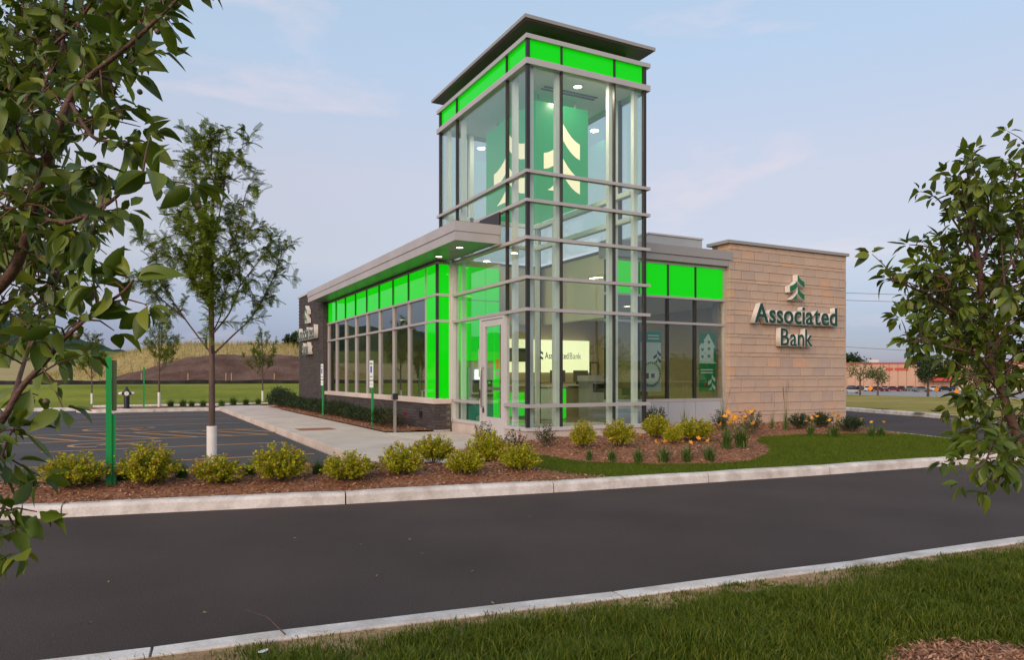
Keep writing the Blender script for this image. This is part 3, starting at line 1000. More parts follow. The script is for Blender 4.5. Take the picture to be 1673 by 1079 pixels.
# roof: dark recess, thin slab
B('roof_recess', (0.36, 0.36, Z_R0 - 0.02), (TU - 0.30, TV - 0.30, 7.945), 'soffit', tower)
B('roof_soffit', (-0.02, -0.02, 7.925), (TU + 0.10, TV + 0.20, 7.947), 'soffit', tower)
B('roof_slab', (-0.06, -0.06, 7.947), (TU + 0.14, TV + 0.26, Z_ROOF), 'fascia_metal', tower)
B('tower_ceiling', (0.13, 0.13, 7.17), (TU - 0.13, TV - 0.13, 7.23), 'ceiling_tile', tower)
for k in range(2):
    B('slot_diffuser', (0.9 + 0.0 * k, 1.0 - 0.12 * k - 0.02, 7.150), (2.2, 1.0 - 0.12 * k + 0.03, 7.168), 'soffit', tower)


def lamp_disc(p, r, parent, power=0.0, spot=False, size=0.5, color=(1.0, 0.85, 0.64)):
    mb = MB()
    mb.lathe([(r * 1.25, 0.0), (r * 1.25, -0.012), (r, -0.012), (r, -0.004)], p, 20, 0)
    mb.lathe([(r * 0.98, -0.004), (r * 0.98, -0.010)], p, 20, 1)
    o = mb.obj('downlight', ['white_paint', 'lit_lamp'], parent)
    if power:
        ld = bpy.data.lights.new('downlight_lamp', 'AREA')
        ld.shape = 'DISK'
        ld.size = size
        ld.energy = power
        ld.color = color
        lo = bpy.data.objects.new('downlight_lamp', ld)
        COL.objects.link(lo)
        lo.parent = o
        lo.location = (p[0], p[1], p[2] - 0.03)
    return o


for px, py in ((944, 141), (951, 208)):  # second spot is a lamp's reflection in the glass, built as an added downlight
    q = on(px, py, 2, 7.168)
    lamp_disc((min(q[0], 2.3), min(q[1], 3.9), 7.168), 0.085, tower, 30, size=0.17)
lamp_disc((1.43, 3.75, 7.168), 0.085, tower, 24, size=0.17)

# ---- entrance door
door = MB()
door.box((0.015, 0.93, 0.0), (0.125, 1.0, Z_M6 - 0.062)).box((0.015, 2.0, 0.0), (0.125, 2.09, Z_M6 - 0.062)).box((0.015, 1.0, Z_M6 - 0.115), (0.125, 2.0, Z_M6 - 0.062))
door = door.obj('door_frame', 'aluminium_light', bank)
MB().box((0.035, 1.012, 0.015), (0.09, 1.125, 2.43)).box((0.035, 1.875, 0.015), (0.09, 1.988, 2.43)).box((0.035, 1.125, 0.015), (0.09, 1.875, 0.42)).box((0.035, 1.125, 2.30), (0.09, 1.875, 2.43)).obj('door_leaf', 'aluminium_light', door)
pane_u(0.056, 1.125, 1.875, 0.42, 2.30, 'glass_tower', 'door_pane', door)
MB().tube([(0.04, 1.92, 1.45), (-0.03, 1.92, 1.45), (-0.03, 1.92, 0.62), (0.04, 1.92, 0.62)], 0.016, 8).obj('door_handle', 'steel', door, smooth=True)
B('door_lock', (0.02, 1.90, 0.50), (0.035, 1.96, 0.60), 'dark_plastic', door)
B('panic_bar', (0.10, 1.14, 0.98), (0.13, 1.86, 1.04), 'steel', door)
B('door_kick', (-0.002, 2.03, 0.80), (0.014, 2.075, 0.98), 'dark_plastic', door)
B('door_notice', (0.092, 2.10, 1.25), (0.098, 2.32, 1.85), 'paper', door)
B('door_sticker', (0.072, 1.30, 1.42), (0.076, 1.42, 1.62), 'roadwork_orange', door)
B('door_sticker', (0.072, 1.30, 1.28), (0.076, 1.44, 1.38), 'paper_grey', door)

# ---- brick-based window bay
BU = -0.42
bay = MB().prism([(BU + 0.02, 3.62), (-0.02, 3.62), (-0.02, 14.1), (BU + 0.02, 14.1)], -0.15, 0.64).obj('bay_base', 'mortar_dark', bank)
PU, PV0, PV1, PZ = -0.50, 14.05, 18.4, 4.45
pier = MB().prism([(PU + 0.02, PV0 + 0.02), (0.6, PV0 + 0.02), (0.6, PV1), (PU + 0.02, PV1)], -0.15, PZ).obj('brick_pier', 'mortar_dark', bank)
bh, bl, jt = 0.0578, 0.292, 0.0105


def brick_mesh(w, d, h, m):
    c = 0.003
    x, y, z = w / 2, d, h / 2           # front face at y=0 looking to -y
    vs = [(-x + c, 0, -z + c), (x - c, 0, -z + c), (x - c, 0, z - c), (-x + c, 0, z - c), (-x, c, -z), (x, c, -z), (x, c, z), (-x, c, z), (-x, y, -z), (x, y, -z), (x, y, z), (-x, y, z)]
    fs = [(0, 1, 2, 3), (0, 4, 5, 1), (1, 5, 6, 2), (2, 6, 7, 3), (3, 7, 4, 0), (4, 8, 9, 5), (5, 9, 10, 6), (6, 10, 11, 7), (7, 11, 8, 4)]
    return MB().add(vs, fs), vs, fs


BR = {}
for nm, w in (('full', bl), ('half', 0.14)):
    BR[nm] = brick_mesh(w, 0.03, bh, 'brick_dark')[0].mesh('brick', 'brick_dark')
bricks, many = [], MB()


def course_run(parent, L_, z0, nrow, place, near_rows=True, limit=None):
    """place(s, z) -> location, rotz for a brick centre a distance s along the wall"""
    for r in range(nrow):
        z = z0 + (r + 0.5) * (bh + jt)
        s = 0.0 if r % 2 == 0 else -0.151
        while s < L_ - 0.05:
            a, b = max(s, 0), min(s + bl, L_)
            if b - a > 0.1:
                bricks.append((parent, (a + b) / 2, b - a, z, place))
            s += bl + jt


course_run(bay, 0.38, 0.0, 9, lambda s: ((BU + 0.005 + s, 3.60), 0.0))
course_run(bay, 10.4, 0.0, 9, lambda s: ((BU, 3.605 + s), -PI / 2))
course_run(pier, 0.16, 0.0, 65, lambda s: ((PU + s, PV0), 0.0))
course_run(pier, 4.33, 0.0, 65, lambda s: ((PU, PV0 + 0.005 + s), -PI / 2))


def bd(b):
    (x, y), _ = b[4](b[1])
    return math.hypot(x - CAM[0], y - CAM[1])


bricks.sort(key=bd)
counts = {}
rest = {}
for par, s, w, z, place in bricks:
    (x, y), rz = place(s)
    counts[par.name] = counts.get(par.name, 0) + 1
    if par is bay and counts[par.name] <= 300:
        o = link('brick', BR['full'] if w > 0.2 else BR['half'], par, (x, y, z), (0, 0, rz))
        o.scale = (w / (bl if w > 0.2 else 0.14), 1, 1)
    else:
        _, vs, fs = brick_mesh(w, 0.03, bh, None)
        c, sn = math.cos(rz), math.sin(rz)
        rest.setdefault(par, MB()).add([(x + c * p[0] - sn * p[1], y + sn * p[0] + c * p[1], z + p[2]) for p in vs], fs)
for par, mb in rest.items():
    mb.obj('brickwork', 'brick_dark_many', par, kind='stuff')
B('pier_coping', (PU - 0.04, PV0 - 0.04, PZ), (0.65, PV1 + 0.05, PZ + 0.07), 'aluminium_light', pier)
B('pier_base_strip', (BU - 0.008, 3.58, 0.012), (-0.03, 3.60, 0.035), 'aluminium_light', bay)

win = MB().box((-0.34, 3.55, 0.70), (-0.24, 14.05, 0.765)).obj('bay_window_frame', 'aluminium_light', bank)
MB().prism([(-0.47, 3.545), (-0.01, 3.545), (-0.01, 3.66), (-0.30, 3.66), (-0.30, 14.04), (-0.47, 14.04)], 0.64, 0.755, bev=0.012).obj('bay_sill', 'concrete_walk', bank)
VB = [4.317, 5.525, 6.74, 7.97, 9.19, 10.41, 11.62, 12.84, 13.99]
WU = -0.36
for v in VB:
    z1 = Z_M5 if v != VB[0] else 3.86
    B('mullion', (WU, v - 0.03, 0.757), (WU + 0.11, v + 0.03, z1 - 0.045), 'aluminium', win)
for z in (Z_M5, Z_M6):
    MB().prism([(WU - 0.012, 3.60), (-0.02, 3.60), (-0.02, 3.68), (WU + 0.10, 3.68), (WU + 0.10, 14.04), (WU - 0.012, 14.04)], z - 0.045, z + 0.01).obj('rail', 'aluminium', win)
for v in VB[1:-1]:
    B('mullion', (WU - 0.012, v - 0.014, Z_M5 + 0.01), (WU + 0.06, v + 0.014, 3.845), 'bronze', win)
B('corner_post', (WU + 0.002, 3.612, 0.757), (WU + 0.062, 3.672, 3.87), 'bronze', win)
B('panel_backing', (WU + 0.062, 3.68, Z_M5 + 0.01), (WU + 0.075, 14.0, 3.845), 'bronze', win)
B('jamb', (-0.045, 3.59, 0.757), (0.0, 3.70, 3.88), 'aluminium_light', win)
B('head_rail', (WU - 0.005, 3.60, 3.845), (-0.02, 14.05, 3.90), 'fascia_metal', win)
for (a, b) in zip([3.675] + VB[:-1], VB):
    a_, b_ = a + (0.03 if a > 3.7 else 0), b - 0.03
    if a > 3.7:
        pane_u(WU + 0.05, a_, b_, 0.765, Z_M6 - 0.045, 'glass_window', 'pane', win)
        pane_u(WU + 0.05, a_, b_, Z_M6 + 0.01, Z_M5 - 0.045, 'glass_window', 'pane', win)
        pane_u(WU + 0.02, a_ - 0.012, b_ + 0.012, Z_M5 + 0.01, 3.845, 'lit_green', 'green_panel', win, t=0.04)
    else:
        for z0, z1 in ((0.765, Z_M6 - 0.045), (Z_M6 + 0.01, Z_M5 - 0.045), (Z_M5 + 0.01, 3.845)):
            pane_u(WU + 0.02, a_, b_, z0, z1, 'lit_green', 'green_panel', win, t=0.04)
            pane_v(3.622, WU + 0.064, -0.047, z0, z1, 'lit_green', 'green_panel', win, t=0.04)

# ---- canopy over pavement and door
can = MB().prism([(-0.97, 1.07), (-0.02, 1.07), (-0.02, 3.55), (-0.34, 3.62), (-0.34, 14.25), (-0.97, 14.25)], 3.95, 4.26).obj('canopy', 'soffit', bank)
mat('soffit_panel', (0.20, 0.19, 0.185), (0.23, 0.22, 0.215), scale=1.2, rough=0.38, metal=0.45)
MB().prism([(-1.015, 1.035), (-0.005, 1.035), (-0.005, 1.065), (-0.972, 1.065), (-0.972, 14.3), (-1.015, 14.3)], 4.085, 4.275).obj('fascia_upper', 'aluminium', can)
MB().prism([(-0.995, 1.05), (-0.005, 1.05), (-0.005, 1.068), (-0.971, 1.068), (-0.971, 14.28), (-0.995, 14.28)], 3.905, 4.083).obj('fascia_lower', 'aluminium', can)
B('roof_edge', (-0.93, 1.12, 4.262), (-0.06, 14.2, 4.30), 'bronze', can)
B('flashing', (-0.05, 1.04, 4.28), (-0.01, 1.95, 4.54), 'bronze', can)
ve = [1.07, 2.3, 3.55] + VB[1:] + [14.25]
for a, b in zip(ve[:-1], ve[1:]):
    B('soffit_panel', (-0.965, a + 0.006, 3.925), (-0.03 if b < 3.7 else -0.345, b - 0.006, 3.945), 'soffit_panel', can)
for px, py in ((751, 404), (717, 419)):
    q = on(px, py, 2, 3.925)
    lamp_disc((q[0], q[1], 3.925), 0.07, can, 3, size=0.12)

# ---- windows beside the stone wall
RV = 1.50
UB = [2.90, 3.79, 4.63, 5.47, 6.36]
rw = B('side_window_frame', (2.86, RV, Z_M7 - 0.07), (6.41, RV + 0.12, Z_M7 - 0.002), 'aluminium', bank)
for z, t in ((Z_M5, 0.055), (Z_M6, 0.055)):
    B('rail', (2.86, RV - 0.015, z - t), (6.41, RV + 0.10, z), 'aluminium', rw)
B('rail', (2.86, RV - 0.015, 3.895), (6.41, RV + 0.10, 3.96), 'aluminium', rw)
B('rail', (2.86, RV - 0.01, 0.13), (6.41, RV + 0.10, 0.175), 'aluminium', rw)
B('jamb', (6.365, RV - 0.005, 0.175), (6.42, RV + 0.10, 3.895), 'aluminium', rw)
for a, b in zip(UB[:-1], UB[1:]):
    B('mullion', (a - 0.02, RV, 0.74), (a + 0.02, RV + 0.11, 3.895), 'bronze', rw)
    pane_v(RV + 0.04, a + 0.02, b - 0.02, Z_M7, Z_M6 - 0.055, 'glass_side', 'pane', rw)
    pane_v(RV + 0.04, a + 0.02, b - 0.02, Z_M6, Z_M5 - 0.055, 'glass_side', 'pane', rw)
    pane_v(RV + 0.03, a + 0.014, b - 0.014, Z_M5, 3.895, 'lit_green', 'green_panel', rw, t=0.04)
    B('spandrel_panel', (a + 0.006, RV + 0.008, 0.178), (b - 0.006, RV + 0.06, Z_M7 - 0.072), 'grey_panel', rw)
B('side_plinth', (2.86, RV - 0.02, -0.2), (6.42, RV + 0.2, 0.128), 'concrete_base', bank)
sf = B('side_fascia', (2.86, RV - 0.16, 4.115), (6.50, RV + 0.3, 4.325), 'fascia_metal', bank)
B('side_fascia_lower', (2.86, RV - 0.13, 3.962), (6.46, RV + 0.3, 4.113), 'fascia_metal', sf)

# ---- stone wall laid in courses
SV, SU0, SU1, SZ = 1.36, 6.42, 10.67, 4.53
stone_wall = MB().prism([(SU0 + 0.02, SV + 0.035), (SU1 - 0.02, SV + 0.035), (SU1 - 0.02, SV + 0.62), (SU0 + 0.02, SV + 0.62)], -0.2, SZ).obj('stone_wall', 'mortar_light', bank)
B('coping', (SU0 - 0.10, SV - 0.06, SZ), (SU1 + 0.05, SV + 0.7, SZ + 0.075), 'fascia_metal', stone_wall)
rs = random.Random(5)
z = -0.12
pat = [0.22, 0.20, 0.09, 0.21, 0.27, 0.12, 0.20, 0.085, 0.22, 0.26, 0.10, 0.20, 0.17, 0.085, 0.27, 0.20, 0.12, 0.21, 0.09, 0.20, 0.18, 0.085]
i = 0
while z < SZ - 0.03:
    h = pat[i % len(pat)]
    if SZ - (z + h) < 0.09:
        h = SZ - z
    u = SU0
    first = True
    while u < SU1 - 0.01:
        w = rs.choice([0.40, 0.44, 0.46, 0.48, 0.52]) if not first else rs.choice([0.18, 0.28, 0.40])
        if SU1 - (u + w) < 0.16:
            w = SU1 - u
        g_ = 0.004
        pr = rs.uniform(-0.004, 0.004)
        c = 0.004
        x0, x1, y0, y1, z0_, z1_ = u + (0.007 if not first else 0), min(u + w, SU1) - 0.007, SV + pr, SV + 0.05, z + g_, z + h - g_
        if first:
            y1 = SV + 0.40
        vs = [(x0 + c, y0, z0_ + c), (x1 - c, y0, z0_ + c), (x1 - c, y0, z1_ - c), (x0 + c, y0, z1_ - c)] + [(x0, y0 + c, z0_), (x1, y0 + c, z0_), (x1, y0 + c, z1_), (x0, y0 + c, z1_), (x0, y1, z0_), (x1, y1, z0_), (x1, y1, z1_), (x0, y1, z1_)]
        fs = [(0, 1, 2, 3), (0, 4, 5, 1), (1, 5, 6, 2), (2, 6, 7, 3), (3, 7, 4, 0), (4, 8, 9, 5), (5, 9, 10, 6), (6, 10, 11, 7), (7, 11, 8, 4)]
        cx, cz = (x0 + x1) / 2, (z0_ + z1_) / 2
        o = MB().add([(p[0] - cx, p[1] - y0, p[2] - cz) for p in vs], fs).obj('stone', 'stone', stone_wall)
        o.location = (cx, y0, cz)
        u += w
        first = False
    z += h
    i += 1
MB().tube([(6.97, SV - 0.01, 0.30), (6.97, SV - 0.09, 0.30), (6.97, SV - 0.10, 0.24)], 0.022, 8).obj('wall_tap', 'steel', stone_wall)

# ---- the rest of the shell: roof, back and side walls, drive-through canopy
B('roof_deck', (-0.3, 4.5, 4.06), (10.55, 18.2, 4.12), 'soffit', bank)
B('roof_deck', (2.9, 1.85, 4.06), (10.55, 4.5, 4.12), 'soffit', bank)
B('side_wall', (10.45, 2.0, -0.2), (10.62, 18.3, 4.45), 'cream_paint', bank)
B('back_wall', (0.6, 18.2, -0.2), (10.45, 18.38, 4.45), 'cream_paint', bank)
dt = B('drive_canopy', (10.63, 4.0, 3.52), (14.1, 10.5, 3.70), 'fascia_metal', bank)
B('drive_canopy_lower', (10.63, 4.06, 3.36), (14.04, 10.44, 3.518), 'fascia_metal', dt)
B('drive_canopy_pillar', (13.3, 9.4, -0.2), (13.7, 9.8, 3.36), 'aluminium', dt)
a, b = on(1060, 403, 1, 4.6), on(1147, 388, 1, 4.6)
hv = B('rooftop_unit', (a[0], 4.6, 4.13), (b[0], 6.4, 5.33), 'grey_panel', bank)
B('unit_lid', (a[0] - 0.03, 4.57, 5.332), (b[0] + 0.03, 6.43, 5.38), 'aluminium_light', hv)

# ---- interior shell
iw = B('interior_wall', (2.5, 8.3, 0.02), (10.4, 8.45, 3.12), 'olive_wall', bank)
B('interior_wall', (-0.2, 12.0, 0.02), (2.5, 12.15, 3.12), 'beige_wall', bank)
B('interior_wall', (2.42, 8.46, 0.02), (2.55, 14.0, 3.12), 'beige_wall', bank)
B('interior_wall', (7.3, 2.1, 0.02), (7.42, 8.29, 3.12), 'olive_wall', bank)
B('bulkhead', (0.25, 4.50, 2.60), (2.9, 4.62, 4.055), 'beige_wall', bank)
B('bulkhead', (2.92, 1.66, 2.60), (3.04, 4.50, 4.055), 'beige_wall', bank)
B('bulkhead_soffit', (0.25, 4.63, 2.60), (3.04, 5.6, 2.66), 'ceiling_tile', bank)
B('ceiling', (-0.2, 5.62, 3.121), (10.4, 18.1, 3.16), 'ceiling_tile', bank)
B('ceiling', (3.06, 1.66, 3.121), (10.4, 5.60, 3.16), 'ceiling_tile', bank)
B('atm_wall', (0.20, 3.78, 0.02), (1.35, 3.90, 4.0), 'beige_wall', bank)
for (x, y, pw) in ((1.4, 7.0, 16), (5.0, 3.6, 20), (5.2, 6.6, 22), (1.2, 10.5, 5)):
    lamp_disc((x, y, 3.12), 0.09, bank, pw, size=0.2, color=(1.0, 0.88, 0.62))
lamp_disc((1.4, 5.2, 2.598), 0.08, bank, 14, size=0.2, color=(1.0, 0.88, 0.62))

# ------------------------------------------------------------------ lettering and emblems
GL = {}


def glyph(ch, extrude, offset, key):
    k = (ch, key)
    if k not in GL:
        cu = bpy.data.curves.new('glyph', 'FONT')
        cu.body = ch
        cu.size = 1.0
        cu.extrude = extrude
        cu.offset = offset
        cu.resolution_u = 4
        o = bpy.data.objects.new('glyph', cu)
        COL.objects.link(o)
        bpy.context.view_layer.update()
        dg = bpy.context.evaluated_depsgraph_get()
        me = bpy.data.meshes.new_from_object(o.evaluated_get(dg))
        bpy.data.objects.remove(o)
        xs = [v.co.x for v in me.vertices] or [0, 0.3]
        GL[k] = (me, min(xs), max(xs))
    return GL[k]


def text_layout(s, gap):
    """left edges so that neighbouring glyph outlines stand a fixed gap apart; returns list and total width"""
    x, out = 0.0, []
    for ch in s:
        if ch == ' ':
            x += 0.22
            continue
        me, a, b = glyph(ch, 0.0, 0.0, 'flat')
        out.append((ch, x - a))
        x += (b - a) + gap
    return out, x - gap


def sag(p, q, s, n=5):
    """edge from p to q that sags by s"""
    p, q = np.array(p), np.array(q)
    return [tuple(p + (q - p) * t + np.array([0, -s * 4 * t * (1 - t)])) for t in np.linspace(0, 1, n)]


EMBLEM = [sag((0.03, 1.0), (0.5, 0.74), 0.045) + sag((0.5, 0.51), (0.03, 0.76), 0.045),
          sag((0.03, 0.49), (0.5, 0.23), 0.045) + sag((0.5, 0.0), (0.03, 0.25), 0.045),
          sag((-0.03, 0.74), (-0.5, 0.53), 0.045) + sag((-0.5, 0.30), (-0.03, 0.50), 0.045),
          sag((-0.03, 0.24), (-0.40, 0.0), 0.03) + [(-0.03, 0.0)]]


def emblem_mesh(poly, depth, mats, grow=0.0):
    area = sum(poly[i][0] * poly[(i + 1) % len(poly)][1] - poly[(i + 1) % len(poly)][0] * poly[i][1] for i in range(len(poly)))
    p = poly if area > 0 else poly[::-1]
    if grow:
        c = np.mean(np.array(p), axis=0)
        p = [tuple(np.array(q) + (np.array(q) - c) / np.linalg.norm(np.array(q) - c) * grow) for q in p]
    return MB().prism(p, 0, depth).mesh('emblem', mats)


def mirror_fix(o):
    return o


def channel_sign(name, label, M, widths, cat='sign'):
    """raised letters: white cans with green faces. M maps local (x right, y up, z out of the wall) to the place"""
    root = link(name, None, None, label=label, cat=cat)
    root.matrix_world = M
    D = 0.155
    for s, x0, x1, y0, cap, off in widths:
        lay, tot = text_layout(s, 0.085)
        cap0 = max(v.co.y for v in glyph('B', 0, 0, 'flat')[0].vertices)
        sx, sy = (x1 - x0) / tot, cap / cap0
        for ch, gx in lay:
            body = link('letter', can_mesh(ch, off), root, (x0 + gx * sx, y0, D / 2 + 0.02))
            body.scale = (sx, sy, 1)
            fc = link('letter_face', face_mesh(ch, off), body, (0, 0, D / 2 + 0.003))
    return root


def can_mesh(ch, off):
    me = glyph(ch, 0.0775, off + 0.012, 'can%g' % off)[0]
    if not me.materials:
        me.materials.append(MATS['sign_white'])
    else:
        me.materials[0] = MATS['sign_white']
    return me


def face_mesh(ch, off):
    me = glyph(ch, 0.002, off, 'face%g' % off)[0]
    if not me.materials:
        me.materials.append(MATS['sign_green'])
    else:
        me.materials[0] = MATS['sign_green']
    return me


def emblem_sign(root, x0, x1, y0, y1, D=0.155):
    for poly in EMBLEM:
        o = link('emblem_leaf', emblem_mesh(poly, D, 'sign_white', 0.02), root, ((x0 + x1) / 2, y0, 0.02))
        o.scale = (x1 - x0, y1 - y0, 1)
        f = link('emblem_face', emblem_mesh(poly, 0.004, 'sign_green_bright'), o, (0, 0, D + 0.001))


MR = Matrix(((1, 0, 0, 0), (0, 0, -1, SV - 0.004), (0, 1, 0, 0), (0, 0, 0, 1)))       # x->u, y->z, z->-v
sg = channel_sign('wall_sign', 'raised green letters with white sides and tree emblem on the stone wall', MR,
                  [('Associated', 7.09, 10.06, 2.615, 0.455, 0.022), ('Bank', 7.98, 9.12, 2.05, 0.435, 0.010)])
emblem_sign(sg, 8.30, 8.83, 3.235, 3.87)
ML = Matrix(((0, 0, -1, PU - 0.004), (-1, 0, 0, 0), (0, 1, 0, 0), (0, 0, 0, 1)))      # x->-v, y->z, z->-u
sg = channel_sign('wall_sign', 'raised white-sided letters and emblem seen edge-on on the dark brick pier', ML,
                  [('Associated', -17.75, -14.8, 2.70, 0.45, 0.022), ('Bank', -16.85, -15.7, 2.13, 0.43, 0.010)])
emblem_sign(sg, -16.55, -16.0, 3.32, 3.97)


def flat_text(s, M, width, cap, mname, parent, off=0.0, name='letter', gap=0.08):
    lay, tot = text_layout(s, gap)
    cap0 = max(v.co.y for v in glyph('B', 0, 0, 'flat')[0].vertices)
    for ch, gx in lay:
        me = glyph(ch, 0.001, off, 'print_%s%g' % (mname, off))[0]
        if not me.materials:
            me.materials.append(MATS[mname])
        else:
            me.materials[0] = MATS[mname]
        o = link(name, me, parent)
        sx, sy = width / tot, cap / cap0
        o.matrix_local = M @ Matrix.Translation((gx * sx, 0, 0)) @ Matrix.Diagonal((sx, sy, 1, 1))


def flat_emblem(M, parent, w, h, mname, depth=0.004):
    for poly in EMBLEM:
        o = link('emblem_leaf', emblem_mesh(poly, depth, mname), parent)
        o.matrix_local = M @ Matrix.Diagonal((w, h, 1, 1))


def MV(u, v, z):
    """plane facing -v"""
    return Matrix(((1, 0, 0, u), (0, 0, -1, v), (0, 1, 0, z), (0, 0, 0, 1)))


def MU(u, v, z):
    """plane facing -u"""
    return Matrix(((0, 0, -1, u), (-1, 0, 0, v), (0, 1, 0, z), (0, 0, 0, 1)))


# ---- green lantern hanging in the tower
lu0, lu1, lv0, lv1, lz0, lz1 = 0.80, 2.08, 1.06, 3.40, 4.93, 6.93
lan = empty('hanging_lantern', (1.43, 2.25, lz0), 'green lantern box with cream tree emblems hanging inside the glass tower', 'lantern')
P0 = Vector((1.43, 2.25, lz0))


def loc_of(v):
    return tuple(Vector(v) - P0)


MB().box(loc_of((lu0, lv0, lz0)), loc_of((lu1, lv1, lz1))).obj('lantern_body', 'lit_lantern', lan)
cw = 0.8
flat_emblem(Matrix.Translation(-P0) @ MV(1.43, lv0 - 0.004, 5.12), lan, 0.88, 1.42, 'lit_cream')
flat_emblem(Matrix.Translation(-P0) @ MU(lu0 - 0.004, 2.25, 5.12), lan, 1.45, 1.42, 'lit_cream')
for (x, y) in ((1.0, 1.3), (1.9, 1.3), (1.0, 3.2), (1.9, 3.2)):
    MB().tube([loc_of((x, y, lz1)), loc_of((x, y, 7.165))], 0.012, 6).obj('hanger', 'steel', lan)

# ---- illuminated sign over the teller line
ls = empty('lit_sign', (5.3, 8.2, 1.40), 'illuminated cream sign panel with green lettering on the back wall', 'sign')
P0 = Vector((5.3, 8.2, 1.40))
MB().box(loc_of((3.75, 8.10, 1.40)), loc_of((6.82, 8.27, 2.44))).obj('panel', 'lit_sign', ls)
TL = Matrix.Translation(-P0)
flat_emblem(TL @ MV(4.93, 8.096, 1.80), ls, 0.26, 0.33, 'sign_green_bright')
flat_text('Associated', TL @ MV(5.13, 8.096, 1.84), 0.88, 0.20, 'sign_green', ls, 0.012)
flat_text('Bank', TL @ MV(6.06, 8.096, 1.84), 0.44, 0.20, 'sign_green', ls, -0.004)


def thing_box(name, label, cat, a, b, m):
    c = Vector(((a[0] + b[0]) / 2, (a[1] + b[1]) / 2, a[2]))
    e = empty(name, c, label, cat)
    return e, c


def part(par, c, name, a, b, m):
    return MB().box(tuple(Vector(a) - c), tuple(Vector(b) - c)).obj(name, m, par)


# wall screen beside the lit sign
e, c = thing_box('wall_screen', 'black wall screen hung before the lit sign', 'screen', (3.55, 7.7, 1.75), (4.35, 7.76, 2.12), None)
part(e, c, 'casing', (3.55, 7.70, 1.72), (4.45, 7.78, 2.14), 'dark_plastic')
part(e, c, 'bracket', (3.95, 7.78, 1.85), (4.05, 8.09, 1.95), 'steel')
# teller counter with glowing fronts
e, c = thing_box('teller_counter', 'long teller counter with glowing green front panels', 'counter', (3.3, 7.0, 0.02), (6.9, 7.5, 1.0), None)
part(e, c, 'body', (3.3, 7.05, 0.02), (6.9, 7.5, 0.98), 'wood_desk')
part(e, c, 'worktop', (3.2, 6.95, 0.982), (7.0, 7.55, 1.03), 'cream_paint')
part(e, c, 'lit_panel', (on(834, 650, 1, 7.02)[0], 7.02, 0.10), (on(857, 650, 1, 7.02)[0], 7.045, 0.80), 'lit_green_soft')
# free-standing cash desks
_p1, _p2 = gnd(896, 687, 0.02), gnd(952, 681, 0.02)
for (x, y, lab) in ((_p1[0], _p1[1], 'white service pedestal with glowing green side near the tower entrance'), (_p2[0], _p2[1], 'white service pedestal with glowing green side before the teller counter')):
    e, c = thing_box('service_pedestal', lab, 'pedestal', (x, y, 0.02), (x + 0.55, y + 0.5, 1.0), None)
    part(e, c, 'front', (x, y, 0.03), (x + 0.42, y + 0.04, 0.95), 'white_paint')
    part(e, c, 'body', (x + 0.02, y + 0.042, 0.03), (x + 0.58, y + 0.5, 0.93), 'white_paint')
    part(e, c, 'lit_panel', (x + 0.43, y + 0.01, 0.06), (x + 0.60, y + 0.04, 0.92), 'lit_green_soft')
    part(e, c, 'top', (x - 0.03, y - 0.03, 0.952), (x + 0.63, y + 0.53, 0.99), 'cream_paint')
# office equipment on the counter
for k, (x, y) in enumerate(((4.75, 7.1), (5.6, 7.12))):
    e, c = thing_box('monitor', ('dark monitor on the teller counter below the emblem', 'dark monitor on the teller counter below the lettering')[k], 'monitor', (x, y, 1.03), (x + 0.5, y + 0.1, 1.45), None)
    part(e, c, 'screen', (x, y, 1.10), (x + 0.52, y + 0.05, 1.46), 'dark_plastic')
    part(e, c, 'stand', (x + 0.2, y + 0.02, 1.03), (x + 0.32, y + 0.2, 1.10), 'dark_plastic')
# tall teller cabinet
e, c = thing_box('cash_machine', 'grey cash dispensing cabinet standing behind the pedestals', 'cabinet', (5.5, 6.1, 0.02), (6.3, 6.7, 1.3), None)
part(e, c, 'body', (5.5, 6.15, 0.02), (6.3, 6.7, 1.12), 'grey_panel')
part(e, c, 'hood', (5.45, 6.10, 1.122), (6.35, 6.7, 1.30), 'grey_panel')
part(e, c, 'screen', (5.65, 6.13, 0.80), (6.15, 6.149, 1.05), 'dark_plastic')
# green glowing wall by the door with cash machine in it
e, c = thing_box('green_wall_panel', 'large glowing green panel above the cash machine beside the door', 'light panel', (0.26, 3.72, 1.62), (1.30, 3.77, 3.82), None)
part(e, c, 'diffuser', (0.26, 3.73, 1.64), (0.94, 3.778, 3.05), 'lit_green_soft')
part(e, c, 'diffuser', (0.26, 3.73, 3.09), (0.94, 3.778, 3.85), 'lit_green_soft')
part(e, c, 'diffuser', (0.98, 3.73, 1.64), (1.30, 3.778, 3.05), 'lit_green_soft')
part(e, c, 'diffuser', (0.98, 3.73, 3.09), (1.30, 3.778, 3.85), 'lit_green_soft')
e, c = thing_box('cash_machine', 'cash machine with white screen and green base beside the door', 'cash machine', (0.30, 3.2, 0.02), (1.0, 3.72, 1.5), None)
part(e, c, 'body', (0.34, 3.30, 0.62), (0.95, 3.72, 1.48), 'grey_panel')
part(e, c, 'keypad_shelf', (0.38, 3.12, 0.80), (0.90, 3.298, 0.86), 'dark_plastic')
part(e, c, 'screen', (0.46, 3.285, 1.20), (0.72, 3.298, 1.42), 'lit_screen')
part(e, c, 'screen_surround', (0.40, 3.29, 0.90), (0.90, 3.299, 1.18), 'dark_plastic')
bs = part(e, c, 'base', (0.32, 3.26, 0.02), (0.98, 3.72, 0.60), 'poster_teal')
flat_emblem(Matrix.Translation(-c) @ MV(0.52, 3.256, 0.26), e, 0.09, 0.11, 'paper')
for k in range(2):
    part(e, c, 'indicator', (0.80, 3.28, 0.98 + 0.12 * k), (0.86, 3.289, 1.02 + 0.12 * k), 'lit_green_soft')
